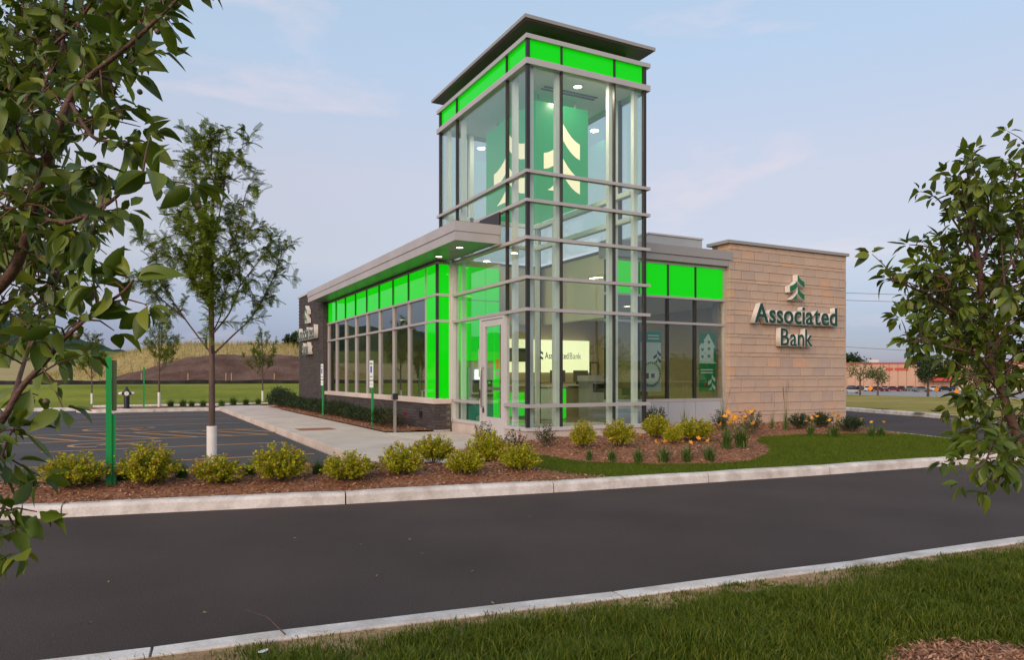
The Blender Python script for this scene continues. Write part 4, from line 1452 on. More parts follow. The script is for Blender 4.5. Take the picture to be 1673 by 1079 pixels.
# slim green light column inside the door
CUx = float(on(809, 615, 1, 3.0)[0])
e, c = thing_box('light_column', 'slim glowing green column just inside the entrance door', 'light column', (1.25, 2.85, 0.02), (1.36, 2.95, 2.6), None)
part(e, c, 'tube', (CUx, 3.0, 0.10), (CUx + 0.11, 3.10, 2.50), 'lit_green_soft')
part(e, c, 'foot', (CUx - 0.04, 2.96, 0.02), (CUx + 0.15, 3.14, 0.098), 'steel')
# black box on post inside the tower glass, thermostat plate
# office desk and chair behind the side windows
e, c = thing_box('office_desk', 'wooden office desk behind the side windows', 'desk', (4.9, 3.6, 0.02), (6.4, 4.3, 0.75), None)
part(e, c, 'desk_top', (4.9, 3.6, 0.70), (6.4, 4.3, 0.75), 'wood_desk')
part(e, c, 'pedestal', (4.95, 3.65, 0.02), (5.35, 4.25, 0.698), 'wood_desk')
part(e, c, 'pedestal', (5.95, 3.65, 0.02), (6.35, 4.25, 0.698), 'wood_desk')
e, c = thing_box('office_printer', 'black office printer on the wooden desk', 'printer', (5.2, 3.7, 0.75), (5.7, 4.1, 1.0), None)
part(e, c, 'body', (5.2, 3.7, 0.75), (5.75, 4.1, 0.96), 'dark_plastic')
part(e, c, 'paper_tray', (5.28, 3.75, 0.962), (5.66, 3.80, 1.08), 'dark_plastic')
e, c = thing_box('picture_frame', 'dark framed picture on the olive office wall', 'picture', (6.0, 8.2, 1.0), (6.8, 8.29, 1.9), None)
part(e, c, 'frame', (6.95, 8.22, 0.95), (7.25, 8.29, 1.75), 'dark_plastic')
part(e, c, 'sheet', (6.98, 8.21, 0.99), (7.22, 8.219, 1.71), 'olive_wall')

# ---- posters hanging behind the side windows
pv = RV + 0.10
a, b = on(1056, 541, 1, pv), on(1080, 640, 1, pv)
u0, u1, z1_, z0_ = a[0] - 0.28, b[0], a[2], b[2]
pc = Vector(((u0 + u1) / 2, pv, z0_))
p1 = empty('poster', pc, 'white window poster with teal heading and round seal beside the tower', 'poster')
part(p1, pc, 'sheet', (u0, pv, z0_), (u1, pv + 0.006, z1_), 'paper_grey')
part(p1, pc, 'heading', (u0, pv - 0.003, z1_ - 0.26), (u1, pv - 0.001, z1_ - 0.002), 'poster_teal')
part(p1, pc, 'white_field', (u0 + 0.01, pv - 0.003, z1_ - 0.85), (u1 - 0.01, pv - 0.001, z1_ - 0.27), 'paper')
for k in range(2):
    part(p1, pc, 'text_line', (u0 + 0.32, pv - 0.005, z1_ - 0.12 - 0.07 * k), (u1 - 0.06, pv - 0.0035, z1_ - 0.09 - 0.07 * k), 'paper')
flat_emblem(Matrix.Translation(-pc) @ MV(u1 - 0.12, pv - 0.004, z1_ - 0.74), p1, 0.22, 0.30, 'sign_green')
rr = MB()
for r0, m in ((0.27, 0), (0.22, 1)):
    pass
ringm = MB()
for t in range(28):
    a0, a1 = 2 * PI * t / 28, 2 * PI * (t + 0.6) / 28
    cx0, cz0 = (u0 + u1) / 2 + 0.06, z0_ + 0.40
    ringm.add([(cx0 + r * math.cos(q) - pc.x, -0.004, cz0 + r * math.sin(q) - pc.z) for r, q in ((0.25, a0), (0.29, a0), (0.29, a1), (0.25, a1))], [(0, 1, 2, 3)])
ringm.obj('seal_ring', 'sign_green', p1)
seal = MB().add([(cx0 + 0.23 * math.cos(2 * PI * t / 24) - pc.x, -0.004, cz0 + 0.23 * math.sin(2 * PI * t / 24) - pc.z) for t in range(24)], [tuple(range(24))])
seal.obj('seal', 'paper', p1)
part(p1, pc, 'seal_figure', (cx0 - 0.16, pv - 0.0075, cz0 - 0.1), (cx0 - 0.07, pv - 0.0045, cz0 + 0.03), 'dark_plastic')
part(p1, pc, 'seal_figure', (cx0 + 0.0, pv - 0.0075, cz0 - 0.08), (cx0 + 0.10, pv - 0.0045, cz0 + 0.02), 'blue_print')

a, b = on(1142, 544, 1, pv), on(1169.5, 640, 1, pv)
u0, u1, z1_, z0_ = a[0], b[0], a[2], b[2]
zm = z0_ + (z1_ - z0_) * 0.48
pc = Vector(((u0 + u1) / 2, pv, z0_))
p2 = empty('poster', pc, 'green window poster with white house outline and emblem beside the stone wall', 'poster')
part(p2, pc, 'sheet', (u0, pv, z0_), (u1, pv + 0.006, z1_), 'poster_green')
part(p2, pc, 'divider', (u0, pv - 0.003, zm), (u1, pv - 0.001, zm + 0.03), 'paper')
hw = u1 - u0
hx = u0 - pc.x
hz = zm + 0.03 - pc.z
ht = z1_ - zm - 0.03
house = MB().add([(hx + hw * x, -0.003, hz + ht * z) for x, z in ((0.02, 0), (0.86, 0), (0.86, 0.5), (0.98, 0.5), (0.55, 0.98), (0.02, 0.55))], [tuple(range(6))])
house.obj('house_print', 'paper', p2)
for x, z in ((0.22, 0.68), (0.58, 0.68), (0.20, 0.42), (0.58, 0.45), (0.20, 0.18), (0.58, 0.20)):
    MB().add([(hx + hw * (x + dx), -0.005, hz + ht * (z + dz)) for dx, dz in ((0, -0.07), (0.09, 0.02), (0.05, 0.07), (0, 0.04), (-0.05, 0.07), (-0.09, 0.02))], [tuple(range(6))]).obj('heart_print', 'poster_green', p2)
for k in range(2):
    part(p2, pc, 'text_line', (u0 + 0.05, pv - 0.004, zm - 0.17 - 0.07 * k), (u1 - 0.1, pv - 0.001, zm - 0.14 - 0.07 * k), 'paper')
flat_emblem(Matrix.Translation(-pc) @ MV(u1 - 0.14, pv - 0.004, z0_ + 0.04), p2, 0.23, 0.38, 'paper')
part(p2, pc, 'red_dot', (u0 + 0.17, pv - 0.005, z0_ + 0.13), (u0 + 0.24, pv - 0.002, z0_ + 0.20), 'print_red')

# ------------------------------------------------------------------ street furniture
# tall green post with a sign seen from behind, in the mulch strip
q = gnd(182, 802, -0.05)
gp = empty('sign_post', (q[0], q[1], -0.06), 'tall flat green sign post standing in the mulch strip beside the kerb', 'sign post')
MB().prism([(-0.055, -0.02), (0.002, -0.02), (0.002, 0.03), (-0.055, 0.03)], -0.1, 1.54, bev=0.003).obj('post', 'post_green', gp)
MB().prism([(0.004, 0.0), (0.044, 0.0), (0.044, 0.025), (0.004, 0.025)], 0.02, 0.88, bev=0.002).obj('channel', 'post_green', gp)
mat('sign_back', (0.10, 0.16, 0.07), (0.13, 0.17, 0.09), scale=3, rough=0.25, metal=0.6)
MB().box((0.004, -0.004, 0.92), (0.050, 0.30, 1.50)).obj('sign_panel', 'sign_back', gp)
MB().tube([(0.02, -0.012, 0.90), (0.02, 0.0, 0.90)], 0.012, 8).obj('bolt', 'aluminium_light', gp)


def parking_sign(x, y, u, label):
    q = gnd(x, y, 0.0)
    e = empty('parking_sign', (q[0], q[1], 0.0), label, 'parking sign', 'accessible parking signs')
    MB().box((-0.02, -0.035, 0), (0.02, 0.035, 1.66)).obj('post', 'post_green', e)
    pl = MB().box((-0.030, -0.15, 1.18), (-0.022, 0.15, 1.66)).obj('plate', 'paper', e)
    s = MB()
    s.box((-0.034, -0.06, 1.36), (-0.031, 0.07, 1.52))
    s.obj('wheelchair_print', 'blue_print', pl)
    MB().box((-0.034, -0.10, 1.57), (-0.031, 0.10, 1.60)).obj('text_line', 'sign_green_bright', pl)
    MB().box((-0.034, -0.11, 1.25), (-0.031, 0.11, 1.27)).obj('text_line', 'sign_green_bright', pl)
    p2 = MB().box((-0.030, -0.15, 0.99), (-0.022, 0.15, 1.155)).obj('plate', 'paper', e)
    MB().box((-0.034, -0.11, 1.06), (-0.031, 0.11, 1.085)).obj('text_line', 'paper_grey', p2)
    return e


parking_sign(608.5, 699, 0, 'white parking sign on green post nearest the rose bush by the facade')
parking_sign(527.5, 682, 0, 'white parking sign on green post halfway along the facade hedge')
q = gnd(645, 707, 0)
e = empty('door_opener_post', (q[0], q[1], 0), 'slim steel post with black push-button box by the pavement', 'post')
MB().box((-0.028, -0.028, 0), (0.028, 0.028, 0.78)).obj('post', 'steel', e)
MB().box((-0.06, -0.055, 0.74), (0.06, 0.055, 0.88)).obj('button_box', 'dark_plastic', e)
MB().box((-0.066, -0.05, 0.745), (-0.061, 0.05, 0.875)).obj('push_plate', 'steel', e)
# meter sockets on the brick base
sk = B('wall_socket', (BU - 0.05, 4.36, 0.30), (BU - 0.008, 4.46, 0.44), 'dark_plastic', bay)

q = gnd(207, 668, 0.0)
hy = empty('fire_hydrant', (q[0], q[1], 0.0), 'dark fire hydrant with white caps at the back of the car park', 'hydrant')
MB().lathe([(0.155, 0), (0.155, 0.04), (0.105, 0.06), (0.105, 0.56), (0.15, 0.575), (0.15, 0.615), (0.12, 0.63), (0.11, 0.70), (0.07, 0.78), (0.035, 0.82), (0.035, 0.87)], n=18).obj('body', 'hydrant_body', hy, smooth=False)
MB().tube([(0, 0, 0.60), (0, -0.20, 0.60)], [0.075, 0.075], 14).obj('nozzle', 'hydrant_body', hy)
MB().tube([(0, -0.201, 0.60), (0, -0.25, 0.60)], [0.09, 0.085], 14).obj('cap', 'sign_white', hy)
for s in (-1, 1):
    MB().tube([(s * 0.08, 0, 0.60), (s * 0.17, 0, 0.60)], [0.055, 0.055], 12).obj('nozzle', 'hydrant_body', hy)
    MB().tube([(s * 0.171, 0, 0.60), (s * 0.25, 0, 0.60), (s * 0.29, 0, 0.60)], [0.068, 0.06, 0.03], 12).obj('cap', 'sign_white', hy)
q = gnd(235, 668, 0.0)
e = empty('marker_post', (q[0], q[1], 0.0), 'thin green marker post beside the fire hydrant', 'post')
MB().box((-0.03, -0.04, -0.05), (0.03, 0.04, 1.66)).obj('post', 'post_green', e)
MB().box((0.031, -0.02, 1.2), (0.036, 0.28, 1.62)).obj('plate', 'sign_back', e)

# silt fence and stakes at the foot of the mound
sf_v = 36.35
mb = MB()
us_ = np.arange(-46, 14.1, 0.3)
vs_, n = [], len(us_)
for i, u in enumerate(us_):
    w = sf_v + 0.05 * math.sin(u * 2.1) + 0.03 * math.sin(u * 5.3)
    zg = float(terrain(u, w)) + 0.08
    vs_ += [(u, w, zg), (u, w, zg + 0.26 + 0.03 * math.sin(u * 1.7)), (u, w + 0.02, zg + 0.26 + 0.03 * math.sin(u * 1.7)), (u, w + 0.02, zg)]
fs_ = []
for i in range(n - 1):
    for k in range(4):
        fs_.append((i * 4 + k, (i + 1) * 4 + k, (i + 1) * 4 + (k + 1) % 4, i * 4 + (k + 1) % 4))
sfo = MB().add(vs_, fs_).obj('silt_fence', 'silt_fence', None, label='low black silt fence along the foot of the dirt mound', cat='fence')
for x in (231, 307, 369, 378, 448):
    q = on(x, 629, 1, 36.7)
    zg = float(terrain(q[0], 36.7))
    MB().box((q[0] - 0.025, 36.68, zg), (q[0] + 0.025, 36.72, zg + 0.78)).obj('stake', 'stake_wood', None, label='bare wooden stake standing behind the silt fence', cat='stake', group='wooden stakes along the silt fence')

# parking-lot lamp across the road, reflected in the tower glass
e = empty('street_lamp', (16.2, -21.3, -0.1), 'lit lamp on a tall pole across the road, mirrored in the tower glass', 'street lamp')
MB().tube([(0, 0, 0), (0, 0, 6.9)], [0.09, 0.06], 10).obj('pole', 'galvanised', e)
MB().box((-0.25, -0.5, 6.85), (0.25, 0.5, 7.0)).obj('lamp_head', 'galvanised', e)
MB().box((-0.2, -0.4, 6.835), (0.2, 0.4, 6.848)).obj('lens', 'lit_street', e)

# ------------------------------------------------------------------ planting
DIA = (np.array([[0, 0, 0], [0.45, 0.5, 0.10], [1, 0, 0], [0.45, -0.5, 0.10]], float), np.array([[0, 1, 2, 3]]))


def unit(a):
    return a / (np.linalg.norm(a, axis=-1, keepdims=True) + 1e-9)


def shrub_meshes(seed, w, h, nshoot, per, leaf, mats, tip=0.25, spread=1.0, flat=0.0, jag=0.35):
    """many small leaves set along upright shoots that end on an uneven dome -> (foliage mesh, stems mesh)"""
    g = np.random.default_rng(seed)
    az = g.uniform(0, 2 * PI, nshoot)
    rad = np.sqrt(g.uniform(0, 1, nshoot)) * w / 2
    k = 1 - (rad / (w / 2)) ** 2.2
    top = h * (0.38 + 0.62 * k ** 0.6) * g.uniform(1 - jag, 1.05, nshoot)
    end = np.stack([rad * np.cos(az), rad * np.sin(az), top], 1)
    start = end * np.array([0.22, 0.22, 0]) + np.array([0, 0, 0.02])
    t = g.uniform(0.18, 1.0, (nshoot, per)) ** 0.7
    t[:, -4:] = g.uniform(0.92, 1.02, (nshoot, 4))
    pos = start[:, None] + (end - start)[:, None] * t[..., None]
    pos[..., :2] *= (0.75 + 0.25 * t[..., None])
    pos = pos.reshape(-1, 3) + g.normal(0, leaf * 0.35, (nshoot * per, 3))
    pos[:, 2] = np.maximum(pos[:, 2], 0.015)
    d = unit(np.concatenate([unit(pos[:, :2]) * 0.9, np.full((len(pos), 1), 0.35)], 1) + g.normal(0, 0.75, pos.shape))
    up = unit(np.array([0, 0, 1.0]) + g.normal(0, 0.6, pos.shape))
    ln = leaf * g.uniform(0.65, 1.35, len(pos))
    v, f = strew(*DIA, pos, frames(d, up, ln, ln * 0.62))
    tt = t.reshape(-1)
    mi = ((tt > 0.93) & (g.uniform(0, 1, len(tt)) < tip)).astype(int)
    fol = np_mesh('foliage', v, f, mats, mi)
    mb = MB()
    for i in range(0, nshoot, 3):
        mb.tube([start[i], start[i] * 0.5 + end[i] * 0.5 * np.array([0.92, 0.92, 1]), end[i]], [0.004, 0.003, 0.0015], 4, cap=False)
    return fol, mb.mesh('stems', 'bark')


def place_shrub(name, meshes, p, s, rz, label, cat='shrub', group=None, sz=None):
    e = empty(name, p, label, cat, group, rz)
    e.scale = (s, s, sz or s)
    link('foliage', meshes[0], e)
    link('stems', meshes[1], e)
    return e


SP = [shrub_meshes(100 + i, 0.66, 0.46, 130, 36, 0.034, ['spirea_leaf', 'spirea_tip'], tip=0.3) for i in range(4)]


def gz(u, v):
    return float(bed_z(u, v))


SPL = ['golden spirea beyond the green sign post, outermost of the kerb strip', 'tall golden spirea right beside the green sign post', 'low golden spirea at the foot of the white trunk guard', 'broad golden spirea next to the trunk guard on the door side', 'golden spirea at the kerb beside the corner of the car park', 'golden spirea at the kerb where the pavement ends', 'golden spirea on the mulch edge touching the pavement', 'small golden spirea at the kerb below the pavement end', 'tall golden spirea at the pavement corner before the first rose bush', 'golden spirea closest to the lawn tip at the kerb']
SPT = ['narrow golden spirea under the tower corner', 'rounded golden spirea under the middle of the tower glass', 'golden spirea at the right end of the tower plinth', 'widest golden spirea of the rounded tower bed', 'smallest golden spirea squeezed between two larger ones in the tower bed']
for i, (x, y, w, t) in enumerate([(120, 806, 95, 755), (242, 800, 92, 738), (352, 796, 83, 757), (455, 794, 93, 740), (568, 791, 82, 750), (655, 784, 68, 738), (708, 768, 67, 728), (760, 781, 65, 746), (795, 762, 63, 715), (850, 775, 67, 736)]):
    q = gnd(x, y, -0.04)
    d = (q - CAM) @ F
    ww, hh = w * d / FPX, (y + 8 - t) * d / FPX
    place_shrub('spirea_shrub', SP[i % 4], (q[0], q[1], gz(q[0], q[1]) - 0.01), ww / 0.60, i * 1.9, SPL[i], group='golden spireas along the kerb', sz=hh / 0.46)
for i, (x, y, w, t) in enumerate([(952, 739, 44, 698), (1010, 737, 55, 698), (1072, 724, 50, 690), (1132, 728, 70, 695), (1100, 733, 34, 708)]):
    q = gnd(x, y, 0.03)
    d = (q - CAM) @ F
    place_shrub('spirea_shrub', SP[(i + 1) % 4], (q[0], q[1], gz(q[0], q[1]) + 0.02), w * d / FPX / 0.62, i * 2.3 + 1, SPT[i], group='golden spireas under the tower', sz=(y + 5 - t) * d / FPX / 0.46)

# dark clipped yews along the facade, darker shrubs elsewhere
YW = [shrub_meshes(200 + i, 0.8, 0.5, 120, 34, 0.030, ['yew_leaf'], tip=0, jag=0.2) for i in range(3)]
vv = 5.6
i = 0
while vv < 19.5:
    s = random.uniform(0.95, 1.15)
    place_shrub('yew_shrub', YW[i % 3], (-0.95 + random.uniform(-0.06, 0.06), vv, 0.02), s, i * 1.3, 'low dark green yew in the hedge row under the facade windows', group='yews along the brick facade', sz=s * random.uniform(0.85, 1.05))
    vv += 0.78
    i += 1
for k, (u, v, s, lab) in enumerate([(-1.15, 18.6, 1.5, 'larger dark bushy shrub at the far end of the facade hedge'), (-0.9, 20.0, 1.7, 'tallest dark shrub beyond the brick pier')]):
    place_shrub('dark_shrub', YW[k], (u, v, 0.0), s, k, lab)
BX = shrub_meshes(230, 0.62, 0.62, 110, 30, 0.030, ['yew_leaf'], tip=0, jag=0.25)
place_shrub('boxwood_shrub', BX, (3.72, 0.85, 0.02), 0.95, 0.4, 'rounded dark boxwood against the right edge of the tower')
for k, (x, y) in enumerate(((1307, 706), (1343, 704), (1389, 707))):
    q = gnd(x, y, 0.03)
    place_shrub('juniper_shrub', YW[k], (q[0], q[1], gz(q[0], q[1])), 0.72 + 0.1 * (k == 2), k, ('low dark juniper in front of the middle of the stone wall', 'low dark juniper between two daylilies before the stone wall', 'larger dark juniper at the end corner of the stone wall')[k], group='junipers before the stone wall', sz=0.75)

# roses
RS = [shrub_meshes(300 + i, 0.55, 0.5, 40, 24, 0.032, ['rose_leaf'], tip=0, jag=0.45) for i in range(2)]


def flower_mesh(seed, m, petals=7, cup=0.55):
    g = np.random.default_rng(seed)
    a = np.arange(petals) * 2 * PI / petals + g.uniform(0, 0.3, petals)
    d = np.stack([np.cos(a), np.sin(a), np.full(petals, cup)], 1)
    v, f = strew(*DIA, np.zeros((petals, 3)), frames(d, np.tile([0, 0, 1.0], (petals, 1)), 1.0, 0.6))
    return np_mesh('flower', v, f, m)


FR = flower_mesh(1, 'petal_red', 9, 0.6)
FO = flower_mesh(2, 'petal_orange', 6, 0.7)


def add_flowers(e, me, spots, size, h0=0.0):
    for (x, y, z) in spots:
        o = link('flower', me, e, (x, y, z))
        o.scale = (size,) * 3
        o.rotation_euler = (random.uniform(-0.9, 0.9), random.uniform(-0.9, 0.9), random.uniform(0, 6))


rose_spots = [(790, 734, 0.85, 0, 'sparse rose bush at the front of the pavement corner'), (843, 738, 0.8, 1, 'sparse rose bush with one red bloom by the door'), (893, 737, 0.85, 0, 'sparse rose bush under the tower corner'),
              (1228, 712, 1.05, 4, 'rose bush with red blooms before the stone wall'), (1176, 709, 0.9, 2, 'small rose bush where side windows meet the stone wall')]
for k, (x, y, s, nf, lab) in enumerate(rose_spots):
    q = gnd(x, y, 0.03)
    e = place_shrub('rose_bush', RS[k % 2], (q[0], q[1], gz(q[0], q[1])), s, k * 1.1, lab, cat='rose bush')
    add_flowers(e, FR, [(random.uniform(-0.2, 0.2), random.uniform(-0.25, 0.1), random.uniform(0.3, 0.48)) for _ in range(nf)], 0.032)
e = place_shrub('rose_bush', RS[0], (-1.0, 4.72, 0.02), 1.15, 2.0, 'leafy rose bush with red blooms at the near end of the facade hedge', cat='rose bush', sz=0.95)
add_flowers(e, FR, [(-0.25, -0.08, 0.36), (-0.1, -0.22, 0.30), (-0.22, 0.15, 0.40), (0.1, -0.25, 0.22)], 0.05)
place_shrub('rose_bush', RS[1], (-1.0, 5.25, 0.02), 1.2, 0.3, 'leafy rose bush without blooms beside the push-button post', cat='rose bush', sz=0.9)


def blades(seed, n, h, spread, w, curl=1.0, segs=4):
    g = np.random.default_rng(seed)
    az = g.uniform(0, 2 * PI, n)
    ln = h * g.uniform(0.6, 1.15, n)
    lean = g.uniform(0.05, 1.0, n) * spread
    V = []
    for k in range(segs + 1):
        t = k / segs
        r = lean * ln * (t ** 1.6) + 0.02 * g.uniform(0, 1, n) * (k == 0)
        z = ln * (t - curl * lean * 0.55 * t ** 2.6)
        c = np.stack([r * np.cos(az), r * np.sin(az), z], 1)
        s = np.stack([-np.sin(az), np.cos(az), np.zeros(n)], 1) * (w * (1 - t ** 2) / 2 + 0.0004)[..., None] if False else np.stack([-np.sin(az), np.cos(az), np.zeros(n)], 1) * (w * (1 - 0.96 * t ** 1.8) / 2)
        V.append(c - s)
        V.append(c + s)
    v = np.stack(V, 1)
    base = g.normal(0, 0.03, (n, 1, 3)) * np.array([1, 1, 0])
    v = (v + base).reshape(-1, 3)
    q = np.array([[2 * k, 2 * k + 1, 2 * k + 3, 2 * k + 2] for k in range(segs)])
    f = (q[None] + (np.arange(n) * (2 * segs + 2))[:, None, None]).reshape(-1, 4)
    return v, f


FES = [np_mesh('blades', *blades(400 + i, 420, 0.26, 0.85, 0.0045), 'lily_leaf') for i in range(2)]
LIL = [np_mesh('leaves', *blades(410 + i, 70, 0.30, 0.9, 0.016), 'lily_leaf') for i in range(2)]
REED = [np_mesh('leaves', *blades(420 + i, 60, 0.55, 0.35, 0.007), 'lily_leaf') for i in range(2)]
for i, (x, y, s) in enumerate([(45, 803, 1.1), (155, 796, 0.85), (200, 794, 1.0), (296, 789, 0.95), (408, 784, 0.9), (520, 782, 0.9), (612, 776, 0.5)]):
    q = gnd(x, y, -0.03)
    e = empty('grass_tuft', (q[0], q[1], gz(q[0], q[1]) - 0.01), 'fine dark green grass tuft between the kerbside spireas', 'grass tuft', 'grass tufts behind the spireas', i * 1.7)
    e.scale = (s, s, s * 0.9)
    link('blades', FES[i % 2], e)
for i, (x, y, s, nf) in enumerate([(962, 748, 0.7, 0), (1000, 749, 0.8, 1), (1043, 750, 0.95, 1), (1085, 749, 1.0, 2), (1122, 748, 1.0, 2), (1160, 747, 1.05, 2), (1186, 738, 1.3, 7), (1211, 735, 1.4, 10), (1325, 712, 1.05, 4), (1362, 714, 1.15, 6), (1425, 713, 1.0, 2), (1440, 712, 1.0, 2)]):
    q = gnd(x, y, 0.03)
    e = empty('daylily', (q[0], q[1], gz(q[0], q[1])), ('daylily clump with orange blooms in the mulch' if nf else 'daylily clump without blooms in the mulch') + (' before the stone wall' if x > 1260 else ' of the rounded tower bed'), 'daylily', ('daylilies in bloom' if nf else 'daylilies without bloom') + (' before the stone wall' if x > 1260 else ' in the tower bed'), i)
    e.scale = (s, s, s)
    link('leaves', LIL[i % 2], e)
    sp = [(random.uniform(-0.2, 0.2), random.uniform(-0.2, 0.2), random.uniform(0.28, 0.44)) for _ in range(nf)]
    for p in sp:
        MB().tube([(p[0] * 0.1, p[1] * 0.1, 0), (p[0] * 0.6, p[1] * 0.6, p[2] * 0.6), p], 0.003, 4).obj('stem', 'lily_leaf', e)
    add_flowers(e, FO, sp, 0.055)
reed_labels = ['short reed clump before the grey panels', 'tall reed clump with brown plumes where windows meet stone', 'short reed clump low against the stone wall', 'tall thin reed clump with brown plumes against the stone wall']
for i, (x, y, s, pl) in enumerate([(1118, 712, 1.0, 2), (1182, 709, 1.15, 7), (1262, 706, 0.75, 2), (1284, 707, 1.0, 7)]):
    q = gnd(x, y, 0.03)
    e = empty('reed_grass', (q[0], q[1], gz(q[0], q[1])), reed_labels[i], 'reed grass', None, i * 0.8)
    e.scale = (s * 0.8, s * 0.8, s)
    link('leaves', REED[i % 2], e)
    for k in range(pl):
        a, l, r = random.uniform(0, 6.28), random.uniform(0.75, 1.1), random.uniform(0.06, 0.16)
        tip = (r * math.cos(a), r * math.sin(a), l)
        MB().tube([(0, 0, 0), (tip[0] * 0.4, tip[1] * 0.4, l * 0.5), tip], [0.003, 0.0025, 0.0015], 4).obj('stem', 'reed_stem', e)
        MB().tube([(tip[0] * 0.9, tip[1] * 0.9, l * 0.80), (tip[0], tip[1], l * 0.92), (tip[0] * 1.12, tip[1] * 1.12, l * 1.06)], [0.003, 0.009, 0.001], 6).obj('plume', 'reed_plume', e)
for i, x in enumerate((279, 299, 313, 332, 362, 381, 402, 422, 442, 462)):
    q = on(x, 662, 1, 21.4 if x < 372 else 22.6)
    e = empty('grass_tuft', (q[0], q[1], 0.0), 'small grass tuft in the planting strip at the back of the car park', 'grass tuft', 'grass tufts at the back of the car park', i * 1.1)
    s = random.uniform(1.3, 1.8)
    e.scale = (s * 1.1, s * 1.1, s)
    link('blades', FES[i % 2], e)

# ---- bark chips and lawn grass
def scatter_in(poly, n, seed, bounds=None):
    g = np.random.default_rng(seed)
    p = np.array(poly)
    x0, y0, x1, y1 = bounds or (*p.min(0), *p.max(0))
    x, y = g.uniform(x0, x1, n), g.uniform(y0, y1, n)
    k = inside(poly, x, y)
    return x[k], y[k], g


def chips(name, poly, n, seed, zf, lab, bounds=None, sz=1.0):
    x, y, g = scatter_in(poly, n, seed, bounds)
    m = len(x)
    a = g.uniform(0, 2 * PI, m)
    d = np.stack([np.cos(a), np.sin(a), g.normal(0, 0.35, m)], 1)
    up = unit(np.array([0, 0, 1.0]) + g.normal(0, 0.45, (m, 3)))
    ln = g.uniform(0.025, 0.075, m) * sz
    v, f = strew(*DIA, np.stack([x, y, zf(x, y) + g.uniform(0.0, 0.014, m)], 1), frames(d, up, ln, g.uniform(0.008, 0.02, m) * sz))
    link(name, np_mesh(name, v, f, 'mulch_chip'), None, kind='stuff', label=lab, cat='mulch')


chips('bark_chips', BED_FRONT, 60000, 51, bed_z, 'loose brown bark chips on the kerbside bed', (-9, -4.2, 0, 1.2))
chips('bark_chips', BED_TOWER, 60000, 52, lambda u, v: bed_z(u, v) + 0.012, 'loose brown bark chips on the bed round the tower')
chips('bark_chips', BED_WALL, 9000, 53, lambda u, v: 0.03 + 0 * u, 'loose brown bark chips under the facade hedge')


def lawn_blades(name, x, y, z, g, hmin, hmax, w, lean, m, lab):
    n = len(x)
    az = g.uniform(0, 2 * PI, n)
    h = g.uniform(hmin, hmax, n)
    ld = g.uniform(0, 2 * PI, n)
    le = g.uniform(0.1, 1.0, n) * lean
    s = np.stack([np.cos(az), np.sin(az), 0 * az], 1) * (w * g.uniform(0.7, 1.3, n) / 2)[:, None]
    o = np.stack([np.cos(ld), np.sin(ld), 0 * ld], 1)
    p = np.stack([x, y, z - 0.004], 1)
    mid = p + o * (le * h * 0.35)[:, None] + np.array([0, 0, 1.0]) * (h * 0.6)[:, None]
    tip = p + o * (le * h)[:, None] + np.array([0, 0, 1.0]) * (h * (1 - 0.3 * le))[:, None]
    v = np.stack([p - s, p + s, mid + s * 0.75, mid - s * 0.75, tip], 1).reshape(-1, 3)
    k = np.arange(n) * 5
    f = np.concatenate([np.stack([k, k + 1, k + 2], 1), np.stack([k, k + 2, k + 3], 1), np.stack([k + 3, k + 2, k + 4], 1)])
    link(name, np_mesh(name, v, f, m), None, kind='stuff', label=lab, cat='grass')


x, y, g = scatter_in(NEAR_LAWN, 330000, 61, (-7.0, -10.9, 2.6, -7.9))
dep = (x - CAM[0]) * F[0] + (y - CAM[1]) * F[1]
lat = (x - CAM[0]) * R[0] + (y - CAM[1]) * R[1]
ring_c = gnd(1655, 1128, -0.05)
k = (dep > 2.3) & (np.abs(lat) < dep * 0.80 + 0.5) & (g.uniform(0, 1, len(x)) > sand_mask(x, y) * 0.96) & (np.hypot(x - ring_c[0], y - ring_c[1]) > 0.44 + 0.03 * np.sin(x * 40))
clump = 0.40 + 0.75 * vnoise(x, y, 5, 77) + 0.5 * vnoise(x, y, 1.3, 78)
x, y, clump = x[k], y[k], clump[k]
dk = interp(near_line, x) - y
n = len(x)
hh = (0.035 + 0.05 * sst(0.0, 0.5, dk)) * clump
az_ = rng.uniform(0, 1, n)
g2 = np.random.default_rng(5)


class _G:
    """random source whose heights follow the clumps"""

    def uniform(self, a, b, n_):
        if (a, b) == (-1, -1):
            return hh * g2.uniform(0.6, 1.3, n_)
        return g2.uniform(a, b, n_)


lawn_blades('lawn_grass', x, y, z_near(x, y), _G(), -1, -1, 0.0052, 0.9, 'grass_blade', 'lush green lawn grass on the near side of the road')
x, y, g = scatter_in(LAWN, 230000, 62, (-2, -4.75, 10.6, 1.5))
k = ~inside(BED_FRONT, x, y) & ~inside(BED_TOWER, x, y)
x, y = x[k], y[k]
lawn_blades('lawn_grass', x, y, zisl(x, y), g, 0.018, 0.05, 0.006, 0.7, 'grass_mown', 'mown green lawn between the kerb and the tower bed')
# mulch ring round the right-hand tree
grid_patch('mulch_ring', [(ring_c[0] + 0.46 * math.cos(t), ring_c[1] + 0.46 * math.sin(t)) for t in np.linspace(0, 2 * PI, 25)[:-1]], 0.03,
           lambda u, v: z_near(u, v) + 0.015 + 0.05 * (1 - sst(0, 0.46, np.hypot(u - ring_c[0], v - ring_c[1]))), 'mulch')
chips('bark_chips', [(ring_c[0] + 0.47 * math.cos(t), ring_c[1] + 0.47 * math.sin(t)) for t in np.linspace(0, 2 * PI, 25)[:-1]], 14000, 54,
      lambda u, v: z_near(u, v) + 0.018 + 0.05 * (1 - sst(0, 0.46, np.hypot(u - ring_c[0], v - ring_c[1]))), 'loose brown bark chips round the crab-apple foot', sz=0.6)
